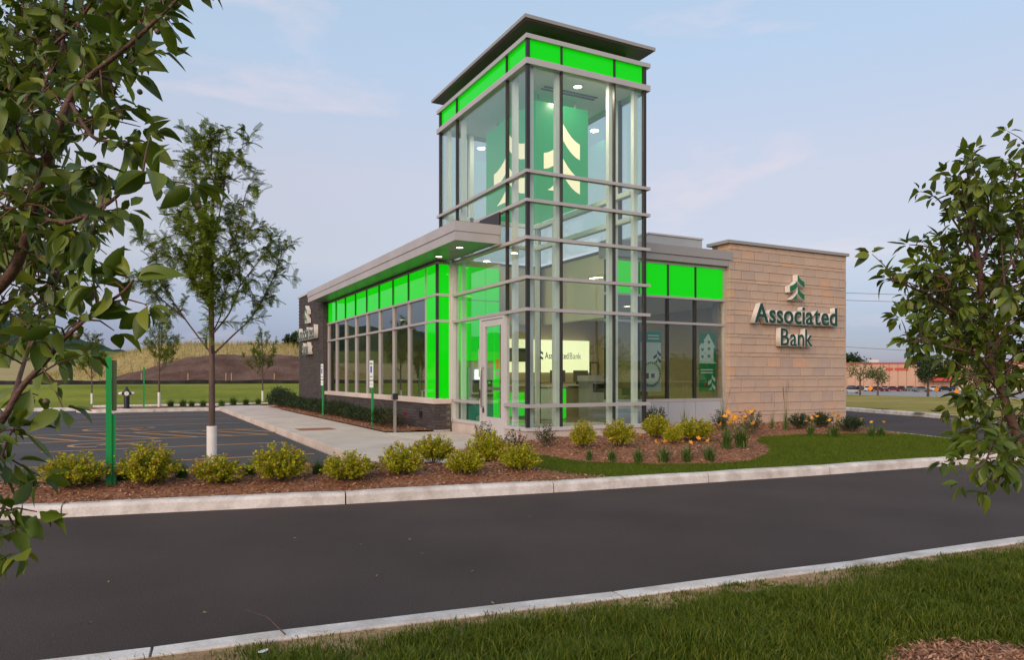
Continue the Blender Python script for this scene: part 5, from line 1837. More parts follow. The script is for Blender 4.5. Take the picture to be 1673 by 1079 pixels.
# litter: twig across the near kerb, paper scrap
q0, q1 = gnd(400, 1000, -0.19), gnd(466, 1044, -0.06)
MB().tube([q0 + [0, 0, 0.012], q0 * 0.4 + q1 * 0.6 + [0, 0, 0.05], q1 + [0, 0, 0.02]], [0.002, 0.003, 0.004], 6).obj('twig', 'bark_apple', None, label='thin bare twig lying across the near kerb', cat='twig')
q = gnd(418, 1074, -0.05)
sc_ = MB()
gg = np.random.default_rng(3)
P = [(q[0] + 0.03 * i + gg.normal(0, 0.004), q[1] + 0.02 * j + gg.normal(0, 0.004), -0.045 + gg.uniform(0, 0.02)) for j in range(3) for i in range(3)]
sc_.add(P, [(j * 3 + i, j * 3 + i + 1, (j + 1) * 3 + i + 1, (j + 1) * 3 + i) for j in range(2) for i in range(2)])
sc_.obj('paper_scrap', 'paper', None, label='crumpled white paper scrap in the grass beside the near kerb', cat='litter')

# ------------------------------------------------------------------ trees
def leaf_template(seg, curl, fold, seed=0):
    vs, fs = [], []
    for k in range(seg + 1):
        t = k / seg
        w = 0.25 * math.sin(PI * min(1, t ** 0.78)) ** 0.9 + (0.012 if k in (0,) else 0)
        if k == seg:
            w = 0.0
        x = t
        z = -curl * t * t
        tw = 0.15 * math.sin(t * 3 + seed)
        vs += [(x, w, z + fold * w + tw * w), (x, 0, z), (x, -w, z + fold * w - tw * w)]
    for k in range(seg):
        a = 3 * k
        fs += [(a, a + 1, a + 4, a + 3), (a + 1, a + 2, a + 5, a + 4)]
    return np.array(vs, float), np.array(fs)


LT = [leaf_template(6, c, fo, i) for i, (c, fo) in enumerate([(0.10, 0.35), (0.30, 0.45), (0.45, 0.25), (0.20, 0.7), (0.55, 0.5), (-0.08, 0.4)])]
LM = [np_mesh('leaf', v, f, 'apple_leaf', smooth=True) for v, f in LT]
LOW = leaf_template(3, 0.25, 0.4)
mat('dry_leaf', (0.30, 0.18, 0.06), (0.42, 0.28, 0.10), scale=20, rough=0.8)
DL = np_mesh('fallen_leaf', *LT[1], 'dry_leaf', smooth=True)
for i, (x, y) in enumerate([(331, 1002), (590, 890), (618, 940), (667, 882), (690, 905), (775, 933), (802, 985), (865, 845), (150, 1018), (178, 950), (480, 880), (1005, 872)]):
    q = gnd(x, y, -0.192)
    o = link('fallen_leaf', DL, None, tuple(q), (0.1, -0.15, i * 1.9), label='tiny dry leaf lying on the asphalt road', cat='leaf', group='dry leaves scattered on the road')
    o.scale = (0.028,) * 3


def smooth_path(P, n=4):
    P = [np.array(p, float) for p in P]
    out = []
    for i in range(len(P) - 1):
        p0, p1, p2, p3 = P[max(i - 1, 0)], P[i], P[i + 1], P[min(i + 2, len(P) - 1)]
        for k in range(n):
            t = k / n
            out.append(0.5 * ((2 * p1) + (-p0 + p2) * t + (2 * p0 - 5 * p1 + 4 * p2 - p3) * t * t + (-p0 + 3 * p1 - 3 * p2 + p3) * t ** 3))
    out.append(P[-1])
    return out


def apple_tree(name, label, base, trunk, limbs, seed, step, leaf, droop, ntw=(4, 8), tw=(0.05, 0.2), r_base=0.030, fill=None):
    g = np.random.default_rng(seed)
    e = empty(name, base, label, 'tree')
    base = np.array(base)
    wood = MB()
    tp = smooth_path(trunk, 5)
    wood.tube([p - base for p in tp], np.linspace(r_base, 0.006, len(tp)), 9)
    leaves, fruits = [], []

    def rosette(p, d, n, big=1.0):
        for _ in range(n):
            dd = unit(d * 0.7 + g.normal(0, 0.75, 3) + np.array([0, 0, -droop * g.uniform(0.2, 1.3)]))
            up = unit(np.array([0, 0, 1.0]) + g.normal(0, 0.55, 3))
            leaves.append((p + dd * 0.012, dd, up, leaf * big * g.uniform(0.5, 1.25)))
        if g.uniform() < 0.25:
            fruits.append(p + np.array([g.normal(0, 0.012), g.normal(0, 0.012), -0.03 - g.uniform(0, 0.02)]))

    def run(path, r0, r1, twigs=True, start=0.25):
        sp = smooth_path(path, 5)
        wood.tube([p - base for p in sp], np.linspace(r0, r1, len(sp)), 7)
        sp = np.array(sp)
        s = np.r_[0, np.cumsum(np.linalg.norm(np.diff(sp, axis=0), axis=1))]
        t = s[-1] * start
        while t < s[-1]:
            p = np.array([np.interp(t, s, sp[:, k]) for k in range(3)])
            q = np.array([np.interp(min(t + 0.03, s[-1]), s, sp[:, k]) for k in range(3)])
            d = unit(q - p) if np.linalg.norm(q - p) > 1e-6 else np.array([0, 0, 1.0])
            side = unit(d * 0.5 + g.normal(0, 0.8, 3) + np.array([0, 0, 0.15]))
            ln = g.uniform(*tw) * (1.1 - 0.5 * t / s[-1])
            if twigs:
                e1 = p + side * ln
                m1 = p + side * ln * 0.5 + np.array([0, 0, 0.01])
                wood.tube([p - base, m1 - base, e1 - base], [0.0028, 0.0022, 0.0012], 5, cap=False)
                rosette(e1, side, int(g.integers(*ntw)))
                if ln > 0.10:
                    rosette(m1, side, int(g.integers(1, 4)), 0.85)
            else:
                rosette(p, side, 3)
            t += step * g.uniform(0.6, 1.4)
        rosette(sp[-1], unit(sp[-1] - sp[-3]), 7 if start < 0.5 else 3, 1.15)

    for path, r0 in limbs:
        run(path, r0, 0.0022, start=0.9 if r0 == 0.0051 else 0.25)
    run(tp[-12:], 0.008, 0.002)
    if fill:                                            # more small limbs reaching into the gaps of the crown
        poly, nf, d0, d1 = fill
        ps = np.array(poly)
        roots = [np.array(q) for q in tp[6:]] + [np.array(q) for path, r0 in limbs if r0 > 0.0055 for q in smooth_path(path, 3)]
        k = 0
        while k < nf:
            x, y = g.uniform(ps[:, 0].min(), ps[:, 0].max()), g.uniform(ps[:, 1].min(), ps[:, 1].max())
            if not inside(poly, [x], [y])[0]:
                continue
            e1 = at(x, y, g.uniform(d0, d1))
            r1 = min(roots, key=lambda q: np.linalg.norm(q - e1) + 0.6 * max(0.0, q[2] - e1[2]))
            if np.linalg.norm(e1 - r1) < 0.08:
                continue
            mid = (r1 + e1) / 2 + g.normal(0, 0.04, 3) + np.array([0, 0, -0.03])
            run([r1, mid, e1], 0.0045, 0.0018, start=0.3)
            k += 1
    wood.obj('trunk', 'bark_apple', e, smooth=True)
    # the leaves that show largest are parts of their own, the rest one mass
    def shown(l):
        p = l[0] - CAM
        d = p @ F
        x, y = CX + FPX * (p @ R) / d, CY - FPX * p[2] / d
        if d < 0.3 or x < -10 or x > 1683 or y < -10 or y > 1089:
            return -1
        return l[3] / d
    leaves.sort(key=shown, reverse=True)
    for i, (p, d, up, ln) in enumerate(leaves[:300]):
        m = frames(np.array([d]), np.array([up]), [ln])[0]
        o = link('leaf', LM[i % len(LM)], e)
        M4 = Matrix.Identity(4)
        for r in range(3):
            for c in range(3):
                M4[r][c] = float(m[r, c])
            M4[r][3] = float(p[r] - base[r])
        o.matrix_local = M4
    rest = leaves[300:]
    if rest:
        pos = np.array([l[0] for l in rest]) - base
        v, f = strew(*LOW, pos, frames(np.array([l[1] for l in rest]), np.array([l[2] for l in rest]), np.array([l[3] for l in rest])))
        link('crown', np_mesh('crown', v, f, 'apple_leaf_many', smooth=True), e, kind='stuff')
    fm = MB().lathe([(0.002, -0.0075), (0.006, -0.005), (0.008, 0.0), (0.006, 0.005), (0.002, 0.0075)], n=8).mesh('fruit', 'crabapple', True)
    for p in fruits[:60]:
        link('fruit', fm, e, tuple(p - base))
    return e


def PX(l):
    return [at(*q) for q in l]


b0 = at(-215, 700, 2.35)
b0[2] = -0.07
T1, T2 = at(-170, 640, 2.3), at(-110, 560, 2.25)
apple_tree('crabapple_tree', 'leafy crab-apple with large drooping leaves on the near lawn beside the green sign post', b0,
           [b0, at(-205, 850, 2.33), T1, T2, at(-60, 420, 2.45), at(-30, 250, 2.6), at(-20, 80, 2.7), at(-20, -120, 2.8)],
           [([T2] + PX([(-40, 500, 2.15), (0, 468, 2.1), (32, 423, 2.05), (58, 330, 2.0), (90, 226, 1.95), (117, 156, 1.95), (152, 120, 1.9), (210, 74, 1.85), (272, 16, 1.8), (325, -35, 1.8)]), 0.020),
            ([T2] + PX([(-40, 400, 2.3), (0, 272, 2.4), (39, 175, 2.4), (74, 90, 2.4), (128, 35, 2.35), (170, -30, 2.3)]), 0.014),
            ([T1] + PX([(-60, 750, 1.75), (0, 692, 1.65), (32, 638, 1.65), (75, 590, 1.65), (107, 552, 1.62), (156, 509, 1.6), (199, 479, 1.6), (218, 457, 1.6)]), 0.010),
            (PX([(56, 350, 2.0), (105, 364, 1.85), (167, 338, 1.7), (202, 311, 1.6), (246, 276, 1.55)]), 0.007),
            (PX([(117, 170, 1.95), (150, 222, 1.85), (181, 231, 1.8), (203, 238, 1.75)]), 0.006),
            ([T2] + PX([(-20, 300, 2.6), (20, 120, 2.7), (30, 0, 2.8)]), 0.010),
            ([T2] + PX([(0, 500, 2.6), (70, 470, 2.7), (120, 430, 2.8), (140, 392, 2.8)]), 0.008),
            ([T2] + PX([(0, 430, 2.5), (50, 385, 2.6), (105, 405, 2.7)]), 0.008),
            (PX([(20, 655, 1.7), (60, 530, 2.2), (90, 465, 2.4), (110, 410, 2.5)]), 0.006),
            ([T2] + PX([(-20, 380, 2.8), (40, 330, 2.9), (90, 320, 3.0), (125, 300, 3.0)]), 0.008),
            (PX([(90, 226, 1.95), (70, 150, 2.2), (100, 80, 2.4), (105, 10, 2.5), (110, -40, 2.5)]), 0.007),
            (PX([(152, 120, 1.9), (190, 130, 2.0), (212, 105, 2.1)]), 0.005),
            (PX([(210, 74, 1.85), (235, 60, 2.0), (262, 20, 2.1), (275, -20, 2.1)]), 0.005),
            ([T1] + PX([(-60, 700, 1.6), (-10, 735, 1.6), (6, 752, 1.55)]), 0.0051),
            ([T1] + PX([(-70, 800, 1.5), (-10, 838, 1.6), (16, 834, 1.6)]), 0.0051),
            ([T1] + PX([(-70, 880, 1.5), (-25, 895, 1.7), (-8, 898, 1.7)]), 0.0051)],
           11, 0.036, 0.066, 0.8, fill=([(0, 0), (255, 0), (200, 70), (150, 110), (120, 250), (130, 380), (70, 450), (0, 470)], 34, 1.9, 3.0))
_q = gnd(1712, 1120, -0.06)
b1 = np.array([_q[0], _q[1], -0.06])
d1 = float((b1 - CAM) @ F)
apple_tree('crabapple_tree', 'leafy crab-apple rising from a mulch ring on the near lawn', b1,
           [b1, at(1722, 960, 3.05), at(1710, 830, 3.15), at(1663, 717, 3.2), at(1635, 637, 3.2), at(1618, 591, 3.2), at(1607, 522, 3.2), at(1601, 447, 3.2), at(1594, 400, 3.2), at(1587, 355, 3.2), at(1583, 300, 3.2), at(1582, 268, 3.2)],
           [(PX([(1635, 637, 3.2), (1600, 585, 3.0), (1552, 568, 2.9), (1510, 560, 2.9), (1482, 556, 2.85)]), 0.007),
            (PX([(1607, 530, 3.2), (1560, 510, 3.1), (1515, 482, 3.05), (1475, 464, 3.0), (1450, 455, 3.0)]), 0.008),
            (PX([(1604, 480, 3.2), (1560, 430, 3.3), (1520, 405, 3.35), (1485, 400, 3.4)]), 0.007),
            (PX([(1600, 440, 3.2), (1570, 380, 3.2), (1540, 335, 3.2), (1527, 320, 3.2)]), 0.006),
            (PX([(1590, 380, 3.2), (1570, 325, 3.1), (1560, 290, 3.1)]), 0.005),
            (PX([(1618, 591, 3.2), (1650, 520, 3.3), (1690, 430, 3.4)]), 0.009),
            (PX([(1607, 522, 3.2), (1640, 450, 3.0), (1680, 390, 3.0)]), 0.008),
            (PX([(1600, 447, 3.2), (1625, 370, 3.3), (1650, 310, 3.4), (1685, 240, 3.4)]), 0.007),
            (PX([(1595, 400, 3.2), (1615, 340, 3.1), (1606, 292, 3.0)]), 0.005),
            (PX([(1640, 650, 3.2), (1612, 620, 3.0), (1585, 640, 2.8), (1576, 655, 2.8)]), 0.005),
            (PX([(1655, 700, 3.2), (1625, 725, 2.8), (1612, 750, 2.6), (1605, 760, 2.55)]), 0.005),
            (PX([(1661, 717, 3.2), (1645, 745, 2.8), (1648, 760, 2.7)]), 0.005),
            (PX([(1635, 640, 3.2), (1660, 580, 3.4), (1700, 550, 3.4)]), 0.008),
            (PX([(1618, 600, 3.2), (1585, 610, 3.4), (1560, 600, 3.5)]), 0.005),
            (PX([(1612, 560, 3.2), (1575, 540, 3.5), (1550, 530, 3.6)]), 0.005),
            (PX([(1603, 460, 3.2), (1580, 440, 3.5), (1550, 470, 3.6)]), 0.005),
            (PX([(1640, 650, 3.2), (1670, 640, 3.1), (1700, 620, 3.0)]), 0.006)],
           12, 0.034, 0.060, 0.7, ntw=(5, 9), tw=(0.05, 0.24), r_base=0.026,
           fill=([(1545, 330), (1500, 415), (1480, 470), (1535, 600), (1580, 690), (1700, 720), (1710, 270), (1600, 300)], 40, 2.8, 3.7))

# ---- honey locusts
_fr = []
for k in range(8):
    x = (k + 1) / 9
    for s in (-1, 1):
        _fr.append(((x, 0, -0.25 * x * x), s))
FV, FF = [], []
for (c, s) in _fr:
    n0 = len(FV)
    l, w = 0.22 * (1 - 0.35 * abs(c[0] - 0.45)), 0.068
    FV += [(c[0] - w / 2, 0, c[2]), (c[0] + w / 2, 0, c[2]), (c[0] + w / 2 + 0.05, s * l, c[2] - 0.03), (c[0] + 0.02, s * l * 0.95, c[2] - 0.03)]
    FF.append((n0, n0 + 1, n0 + 2, n0 + 3) if s > 0 else (n0 + 3, n0 + 2, n0 + 1, n0))
FROND = (np.array(FV, float), np.array(FF))


def locust_meshes(seed, dense=1.0):
    """skeleton traced in photo pixels round the trunk (346, 783); metres, trunk foot at the origin"""
    g = np.random.default_rng(seed)
    D0 = 9.55
    base = at(346, 783, D0)

    def P(x, y, dd=0.0):
        p = at(x, y, D0 + dd) - base
        return p
    wood = MB()
    tr = [np.zeros(3), P(346, 690), P(346, 577), P(345, 454), P(347, 350), P(352, 290), P(358, 240), P(360, 208)]
    tr[0] = np.array([0, 0, -0.05])
    sp = smooth_path(tr, 4)
    wood.tube(sp, np.interp(np.linspace(0, 1, len(sp)), [0, 0.15, 0.4, 0.7, 1], [0.048, 0.042, 0.032, 0.016, 0.003]), 9)
    limbs = [[(344, 577), (302, 521), (271, 473), (250, 417), (225, 378)], [(302, 521), (265, 490), (228, 455)], [(348, 580), (380, 549), (413, 516), (446, 455), (464, 400)], [(349, 544), (375, 511), (389, 473), (422, 428), (440, 410)],
             [(342, 455), (309, 388), (290, 341), (283, 310)], [(349, 456), (375, 412), (394, 355), (403, 313), (425, 298)], [(346, 400), (330, 340), (318, 290), (308, 262)], [(350, 380), (365, 320), (366, 262)],
             [(350, 300), (335, 255), (318, 228)], [(355, 280), (385, 250), (410, 232)], [(345, 470), (310, 430), (275, 420)], [(349, 430), (400, 400), (440, 372)], [(347, 510), (320, 470), (300, 440)]]
    fr_p, fr_d = [], []

    def limb(path, r0, depth=0):
        sp = np.array(smooth_path(path, 5))
        wood.tube(sp, np.linspace(r0, 0.0025, len(sp)), 6, cap=False)
        s = np.r_[0, np.cumsum(np.linalg.norm(np.diff(sp, axis=0), axis=1))]
        t = s[-1] * (0.32 if depth == 0 else 0.15)
        while t < s[-1]:
            p = np.array([np.interp(t, s, sp[:, k]) for k in range(3)])
            q = np.array([np.interp(min(t + 0.05, s[-1]), s, sp[:, k]) for k in range(3)])
            d = unit(q - p + 1e-9)
            if depth == 0 and g.uniform() < 0.62:
                sd = unit(d * 0.7 + g.normal(0, 0.65, 3) + np.array([0, 0, 0.2]))
                L = g.uniform(0.18, 0.5) * (1.15 - 0.5 * t / s[-1])
                limb([p, p + sd * L * 0.5 + [0, 0, 0.02], p + sd * L], 0.004, 1)
            for _ in range(2 if depth else 1):
                fr_p.append(p)
                fr_d.append(unit(d * 0.5 + g.normal(0, 0.7, 3) + np.array([0, 0, -0.05])))
            t += g.uniform(0.028, 0.062) / dense
        for _ in range(3):
            fr_p.append(sp[-1])
            fr_d.append(unit(sp[-1] - sp[-3] + g.normal(0, 0.25, 3)))

    for l in limbs:
        tw = g.uniform(-0.35, 0.35)
        n = len(l)
        limb([P(x, y, tw * i / (n - 1) * 1.6) for i, (x, y) in enumerate(l)], 0.014 if l[0][1] > 500 else 0.009)
    for i, l in enumerate(limbs):                       # more limbs towards and away from the road
        if i in (1, 4, 7, 8, 10, 12):
            continue
        n = len(l)
        pts = [P(x, y) for x, y in l]
        a = g.choice([-1, 1]) * g.uniform(1.1, 1.9)
        c, s_ = math.cos(a), math.sin(a)
        pts = [np.array([c * p[0] - s_ * p[1], s_ * p[0] + c * p[1], p[2]]) * np.array([0.85, 0.85, 1]) for p in pts]
        limb(pts, 0.010)
    pos, d = np.array(fr_p), np.array(fr_d)
    up = unit(np.array([0, 0, 1.0]) + g.normal(0, 0.35, pos.shape))
    ln = g.uniform(0.09, 0.17, len(pos))
    v, f = strew(*FROND, pos, frames(d, up, ln))
    return wood.mesh('trunk', 'bark', True), np_mesh('crown', v, f, 'locust_leaf')


LOC = [locust_meshes(21), locust_meshes(22, 0.8)]


def guard_mesh():
    prof = []
    for k in range(44):
        z = 0.02 + k * 0.0155
        prof += [(0.062, z), (0.066, z + 0.005), (0.062, z + 0.011)]
    return MB().lathe(prof, n=16).mesh('trunk_guard', 'tree_wrap', True)


GUARD = guard_mesh()


def locust(p, s, rz, k, label, group=None):
    e = empty('honey_locust_tree', p, label, 'tree', group, rz)
    e.scale = (s, s, s)
    link('trunk', LOC[k][0], e)
    link('crown', LOC[k][1], e)
    link('trunk_guard', GUARD, e)
    return e


q = at(346, 783, 9.55)
locust((q[0], q[1], q[2]), 1.0, 0.0, 0, 'tall honey locust with white trunk guard in the kerbside mulch strip')
for (x, y, zz, top, lab, k, r) in ((260, 666, 0.0, 498, 'young honey locust beside the fire hydrant and green marker post', 1, 2.0), (150, 660, None, 538, 'small honey locust on the lawn slope before the tan field', 0, 1.2), (429, 654, None, 533, 'small honey locust on the lawn slope before the dirt mound', 1, 4.0)):
    if zz is None:
        q = on(x, y, 1, 25.5)
        zz = float(terrain(q[0], q[1])) + 0.1
    else:
        q = gnd(x, y, zz)
    d = (np.array([q[0], q[1], 0]) - CAM) @ F
    locust((q[0], q[1], zz), (y - top) * d / FPX / 4.78, r, k, lab)


def round_tree(name, p, h, w, label, m, n, leaf, seed, trunk_h=0.3, group=None, clumps=26):
    g = np.random.default_rng(seed)
    e = empty(name, p, label, 'tree', group)
    mb = MB()
    th = h * trunk_h
    mb.tube([(0, 0, -0.1), (0.02 * h, 0.01 * h, th), (0, 0, h * 0.7)], [h * 0.028, h * 0.02, h * 0.006], 8)
    cs = []
    for k in range(clumps):
        u = unit(g.normal(0, 1, 3))
        r = g.uniform(0.35, 0.95)
        c = np.array([u[0] * w / 2 * r * 0.85, u[1] * w / 2 * r * 0.85, th + (h - th) * (0.5 + 0.46 * u[2] * r)])
        cs.append(c)
        if k % 2 == 0:
            mb.tube([(0, 0, th + (c[2] - th) * 0.35), tuple(c * np.array([0.5, 0.5, 0.9])), tuple(c)], [h * 0.010, h * 0.006, h * 0.002], 5, cap=False)
    cs = np.array(cs)
    ci = g.integers(0, clumps, n)
    pos = cs[ci] + unit(g.normal(0, 1, (n, 3))) * (g.uniform(0.3, 1, n) ** 0.5 * w * 0.17 * g.uniform(0.6, 1.2, clumps)[ci])[:, None]
    pos[:, 2] = np.maximum(pos[:, 2], th * 0.8)
    d, up = unit(g.normal(0, 1, (n, 3))), unit(g.normal(0, 1, (n, 3)) + [0, 0, 0.8])
    v, f = strew(*DIA, pos, frames(d, up, leaf * g.uniform(0.6, 1.4, n), leaf * 0.7))
    mb.obj('trunk', 'bark', e, True)
    link('crown', np_mesh('crown', v, f, m), e)
    return e


# ------------------------------------------------------------------ far right: store, cars, trees, wires
def zt(u, v):
    return float(terrain(u, v))


sD = 235
c0_, c1_ = at(1375, 600, sD), at(1900, 600, sD - 30)
store = empty('store_building', (c0_[0], c0_[1], -2.75), 'long peach-coloured store with ribbed panels and red roof edge across the far car park', 'building')
ax = unit(np.array([c1_[0] - c0_[0], c1_[1] - c0_[1], 0]))
Ls = float(np.linalg.norm((c1_ - c0_)[:2]))
MS = Matrix(((ax[0], -ax[1], 0, 0), (ax[1], ax[0], 0, 0), (0, 0, 1, 0), (0, 0, 0, 1)))
store.rotation_euler = (0, 0, math.atan2(ax[1], ax[0]))
SH = 8.6
MB().box((-40, 0.4, 0), (Ls, 45, SH)).obj('wall', 'store_panel', store)
k = 0
x = -40.0
pn = MB().box((0, 0.12, 0.9), (2.25, 0.42, SH - 0.35)).mesh('wall_panel', 'store_panel')
while x < Ls - 2.4:
    link('wall_panel', pn, store, (x, 0, 0))
    x += 2.45
MB().box((-40, -0.1, SH - 0.30), (Ls, 0.5, SH + 0.15)).obj('roof_edge', 'store_red', store)
MB().box((-40, 0.0, 0), (Ls, 0.45, 0.85)).obj('plinth', 'concrete_walk', store)
lx = None


def store_x(px):
    """distance along the store front of a photo column"""
    d = ray(px, 600)
    a = np.array([[d[0], -ax[0]], [d[1], -ax[1]]])
    t, s = np.linalg.solve(a, c0_[:2] - CAM[:2])
    return s


x0 = store_x(1448)
for w0, w1 in ((1447, 1459), (1462, 1484)):
    MB().box((store_x(w0), -0.05, SH - 2.4), (store_x(w1), 0.10, SH - 1.6)).obj('lettering', 'store_red', store)
MB().box((store_x(1505), -3.0, 2.9), (store_x(1560), 0.1, 4.2)).obj('entrance_awning', 'store_red', store)
MB().box((store_x(1420), 8, SH), (store_x(1440), 14, SH + 1.2)).obj('rooftop_unit', 'grey_panel', store)
MB().box((store_x(1530), 8, SH), (store_x(1548), 14, SH + 1.4)).obj('rooftop_unit', 'grey_panel', store)
for k, px in enumerate((1380, 1392, 1400)):
    q = at(px, 617, sD + 55)
    round_tree('far_tree', (q[0], q[1], -2.7), 14.5 - k, 10, 'dark leafy tree rising behind the store roof', 'shade_leaf', 1500, 0.9, 70 + k, group='trees behind the store')

CARM = {}
for cn, c in (('silver', (0.40, 0.41, 0.42)), ('maroon', (0.16, 0.018, 0.022)), ('black', (0.02, 0.02, 0.022)), ('white', (0.66, 0.66, 0.65)), ('blue', (0.05, 0.09, 0.18)), ('grey', (0.17, 0.18, 0.19))):
    mat('car_' + cn, c, rough=0.25, metal=0.4)


def car_meshes(col):
    prof = [(-2.2, 0.35), (-2.25, 0.75), (-2.1, 0.95), (-1.55, 1.0), (1.1, 0.92), (2.0, 0.82), (2.25, 0.6), (2.2, 0.35)]
    cab = [(-1.75, 0.98), (-1.25, 1.42), (0.15, 1.45), (1.0, 0.93)]

    def ext(pr, w0, w1, n=0):
        k = len(pr)
        vs = [(x, -w0, z) for x, z in pr] + [(x, w0, z) for x, z in pr]
        return vs, [tuple(range(k))[::-1], tuple(range(k, 2 * k))] + [(i, (i + 1) % k, (i + 1) % k + k, i + k) for i in range(k)]
    body = MB().add(*ext(prof, 0.88, 0.88))
    body.add([(-1.2, -0.66, 1.44), (0.1, -0.66, 1.46), (0.1, 0.66, 1.46), (-1.2, 0.66, 1.44), (-1.2, -0.66, 1.48), (0.1, -0.66, 1.50), (0.1, 0.66, 1.50), (-1.2, 0.66, 1.48)], [(3, 2, 1, 0), (4, 5, 6, 7), (0, 1, 5, 4), (1, 2, 6, 5), (2, 3, 7, 6), (3, 0, 4, 7)])
    k = len(cab)
    cb = MB().add([(x, -0.84 + 0.18 * (z > 1.2), z) for x, z in cab] + [(x, 0.84 - 0.18 * (z > 1.2), z) for x, z in cab], [tuple(range(k))[::-1], tuple(range(k, 2 * k))] + [(i, (i + 1) % k, (i + 1) % k + k, i + k) for i in range(k)])
    return body.mesh('body', 'car_' + col), cb.mesh('windows', 'glass_car')


WHEEL = MB().tube([(0, -0.1, 0), (0, 0.1, 0)], 0.33, 14).mesh('wheel', 'rubber')
RIM = MB().tube([(0, -0.105, 0), (0, 0.105, 0)], 0.19, 10).mesh('rim', 'steel')
LAMPM = MB().box((0, -0.15, -0.06), (0.05, 0.15, 0.06)).mesh('headlight', 'sign_white')
CB = {c: car_meshes(c) for c in ('silver', 'maroon', 'black', 'white', 'blue', 'grey')}


def car(px, py, d, col, rz, label, sc=1.0, group='cars parked before the store'):
    q = at(px, py, d)
    e = empty('parked_car', (q[0], q[1], -2.70), label, 'car', group, rz)
    e.scale = (sc,) * 3
    link('body', CB[col][0], e)
    link('windows', CB[col][1], e)
    for x in (-1.4, 1.4):
        for s in (-1, 1):
            w = link('wheel', WHEEL, e, (x, s * 0.8, 0.33))
            link('rim', RIM, w)
    for s in (-1, 1):
        link('headlight', LAMPM, e, (2.19, s * 0.62, 0.66))


hd = math.atan2(ax[1], ax[0])
for px, d, col, rz, lab in ((1391, 178, 'silver', 0.2, 'silver car parked nearest the stone wall edge'), (1393, 215, 'blue', 0.9, 'blue car parked behind the silver car'), (1406, 210, 'black', 1.2, 'black car in the row behind the pale trees'),
                            (1419, 205, 'white', 1.4, 'white car in the row behind the pale trees'), (1434, 200, 'maroon', 0.3, 'dark red car behind the pale trees'), (1447, 208, 'silver', 1.3, 'silver car in the row beside the dark red car'), (1460, 200, 'maroon', 0.2, 'dark red car standing clear of the pale trees'),
                            (1473, 206, 'black', 1.3, 'black car next to the round tree'), (1488, 206, 'grey', 1.2, 'grey car half behind the round tree'), (1506, 195, 'grey', 0.3, 'grey car below the round tree crown'), (1527, 204, 'white', 1.3, 'white car right of the round tree trunk'), (1545, 200, 'black', 0.2, 'black car before the red store awning'), (1558, 206, 'blue', 1.2, 'blue car before the red store awning')):
    car(px, 640, d, col, hd + rz, lab)
# roadside trees and road-work signs
q = at(1516, 655, 62)
round_tree('round_tree', (q[0], q[1], zt(q[0], q[1]) - 0.0), 4.0 + (1.245 - 0.7 - 0.6) * 0, 3.5, 'dark rounded street tree on the dry lawn before the store', 'shade_leaf', 5200, 0.15, 81, 0.34, clumps=34)
for k, (px, w, h, lab) in enumerate(((1405, 2.4, 3.6, 'pale thin tree before the parked cars near the stone wall'), (1434, 1.9, 3.1, 'smaller pale thin tree before the parked cars'))):
    q = at(px, 652, 88)
    round_tree('pale_tree', (q[0], q[1], zt(q[0], q[1]) + 0.05), h + 1.4, w * 1.9, lab, 'pale_leaf', 700, 0.22, 85 + k, 0.4, clumps=12)
q = at(1605, 650, 60)
round_tree('round_tree', (q[0], q[1], zt(q[0], q[1])), 3.4, 3.6, 'bushy street tree behind the crab-apple', 'shade_leaf', 3500, 0.15, 83, 0.2)
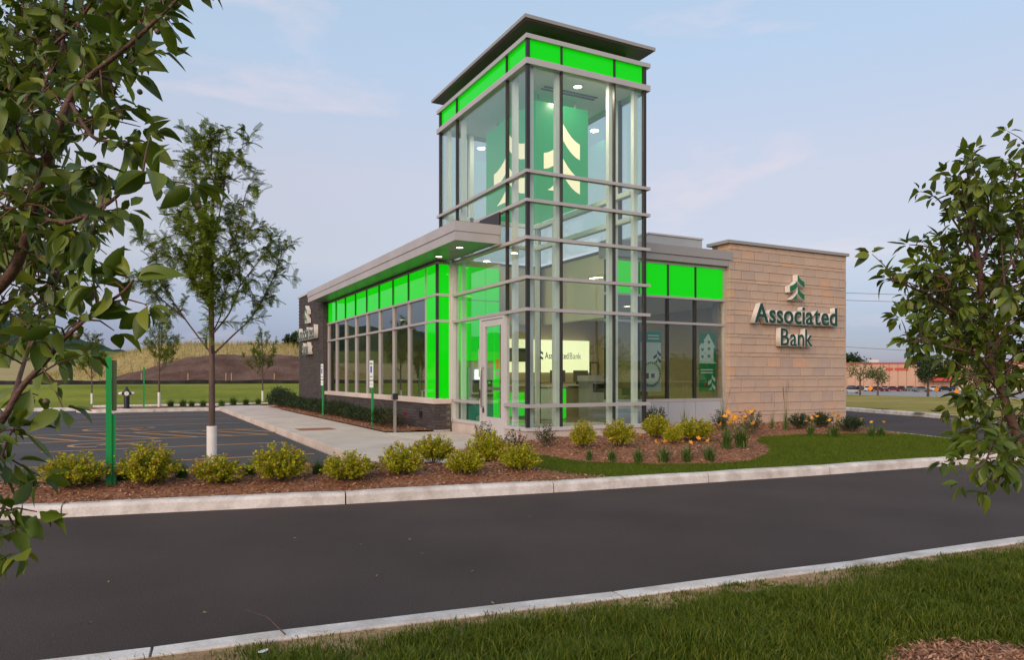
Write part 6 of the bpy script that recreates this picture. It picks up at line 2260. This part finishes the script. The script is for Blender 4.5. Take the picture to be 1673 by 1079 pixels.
for px, py, lab in ((1422, 635, 'orange road-work sign before the pale trees'), (1530.5, 649, 'orange road-work sign below the round street tree'), (1563, 640, 'orange road-work sign before the crab-apple leaves')):
    d = {1422: 110, 1530.5: 66, 1563: 90}[px]
    q = at(px, py, d)
    e = empty('roadwork_sign', (q[0], q[1], zt(q[0], q[1])), lab, 'road sign', 'orange road-work signs')
    hgt = max(1.0, q[2] - zt(q[0], q[1]))
    s = 0.30 * d / 80
    e.rotation_euler = (0, 0, -math.atan2(F[0], F[1]))
    MB().add([(-s, 0, hgt), (0, 0, hgt - s), (s, 0, hgt), (0, 0, hgt + s), (-s, 0.03, hgt), (0, 0.03, hgt - s), (s, 0.03, hgt), (0, 0.03, hgt + s)], [(0, 1, 2, 3), (7, 6, 5, 4), (0, 4, 5, 1), (1, 5, 6, 2), (2, 6, 7, 3), (3, 7, 4, 0)]).obj('plate', 'roadwork_orange', e)
    MB().tube([(0, 0.06, -0.05), (0, 0.06, hgt)], 0.03, 6).obj('post', 'galvanised', e)

# overhead wires on poles beyond the drive
for k, (ya, yb, d) in enumerate(((476, 478, 75), (488, 490, 76), (561, 570, 120))):
    a, b = at(1300, ya, d), at(2100, yb + 8, d * 0.9)
    pts = [a + (b - a) * t + np.array([0, 0, -3.2 * (k == 2) * t * (1 - t) - 1.2 * t * (1 - t)]) for t in np.linspace(0, 1, 14)]
    MB().tube(pts, 0.022 if k < 2 else 0.03, 5).obj('overhead_wire', 'dark_plastic', None, label=('upper overhead wire of the close pair behind the stone wall', 'lower overhead wire of the close pair behind the stone wall', 'single overhead wire sagging low above the store roof')[k], cat='wire')

# trees beyond the field and across the road (the latter seen only as reflections)
for k, (px, d, h, w, lab) in enumerate(((478, 130, 9.0, 5.5, 'dark tree standing beyond the dirt mound beside the brick pier'), (466, 150, 8.0, 6.0, 'dark rounded tree beyond the dirt mound'), (498, 140, 8, 7, 'dark tree half hidden behind the brick pier'))):
    q = at(px, 600, d)
    round_tree('field_tree', (q[0], q[1], zt(q[0], q[1]) - 0.3), h, w, lab, 'shade_leaf', 2200, 0.55, 91 + k, 0.12)
for k in range(13):
    a = math.radians(-60 + k * 7.5 + random.uniform(-2, 2))
    r = random.uniform(70, 95)
    p = (CAM[0] + r * math.cos(a), CAM[1] + r * math.sin(a))
    if (np.array([p[0], p[1], 0]) - CAM) @ R < 0.72 * ((np.array([p[0], p[1], 0]) - CAM) @ F):
        continue
    round_tree('verge_tree', (p[0], p[1], zt(*p) - 0.2), random.uniform(5, 8.5), random.uniform(6, 9), 'dark verge tree across the road, mirrored in the glass', 'shade_leaf', 1300, 0.55, 120 + k, 0.15, group='verge trees across the road')
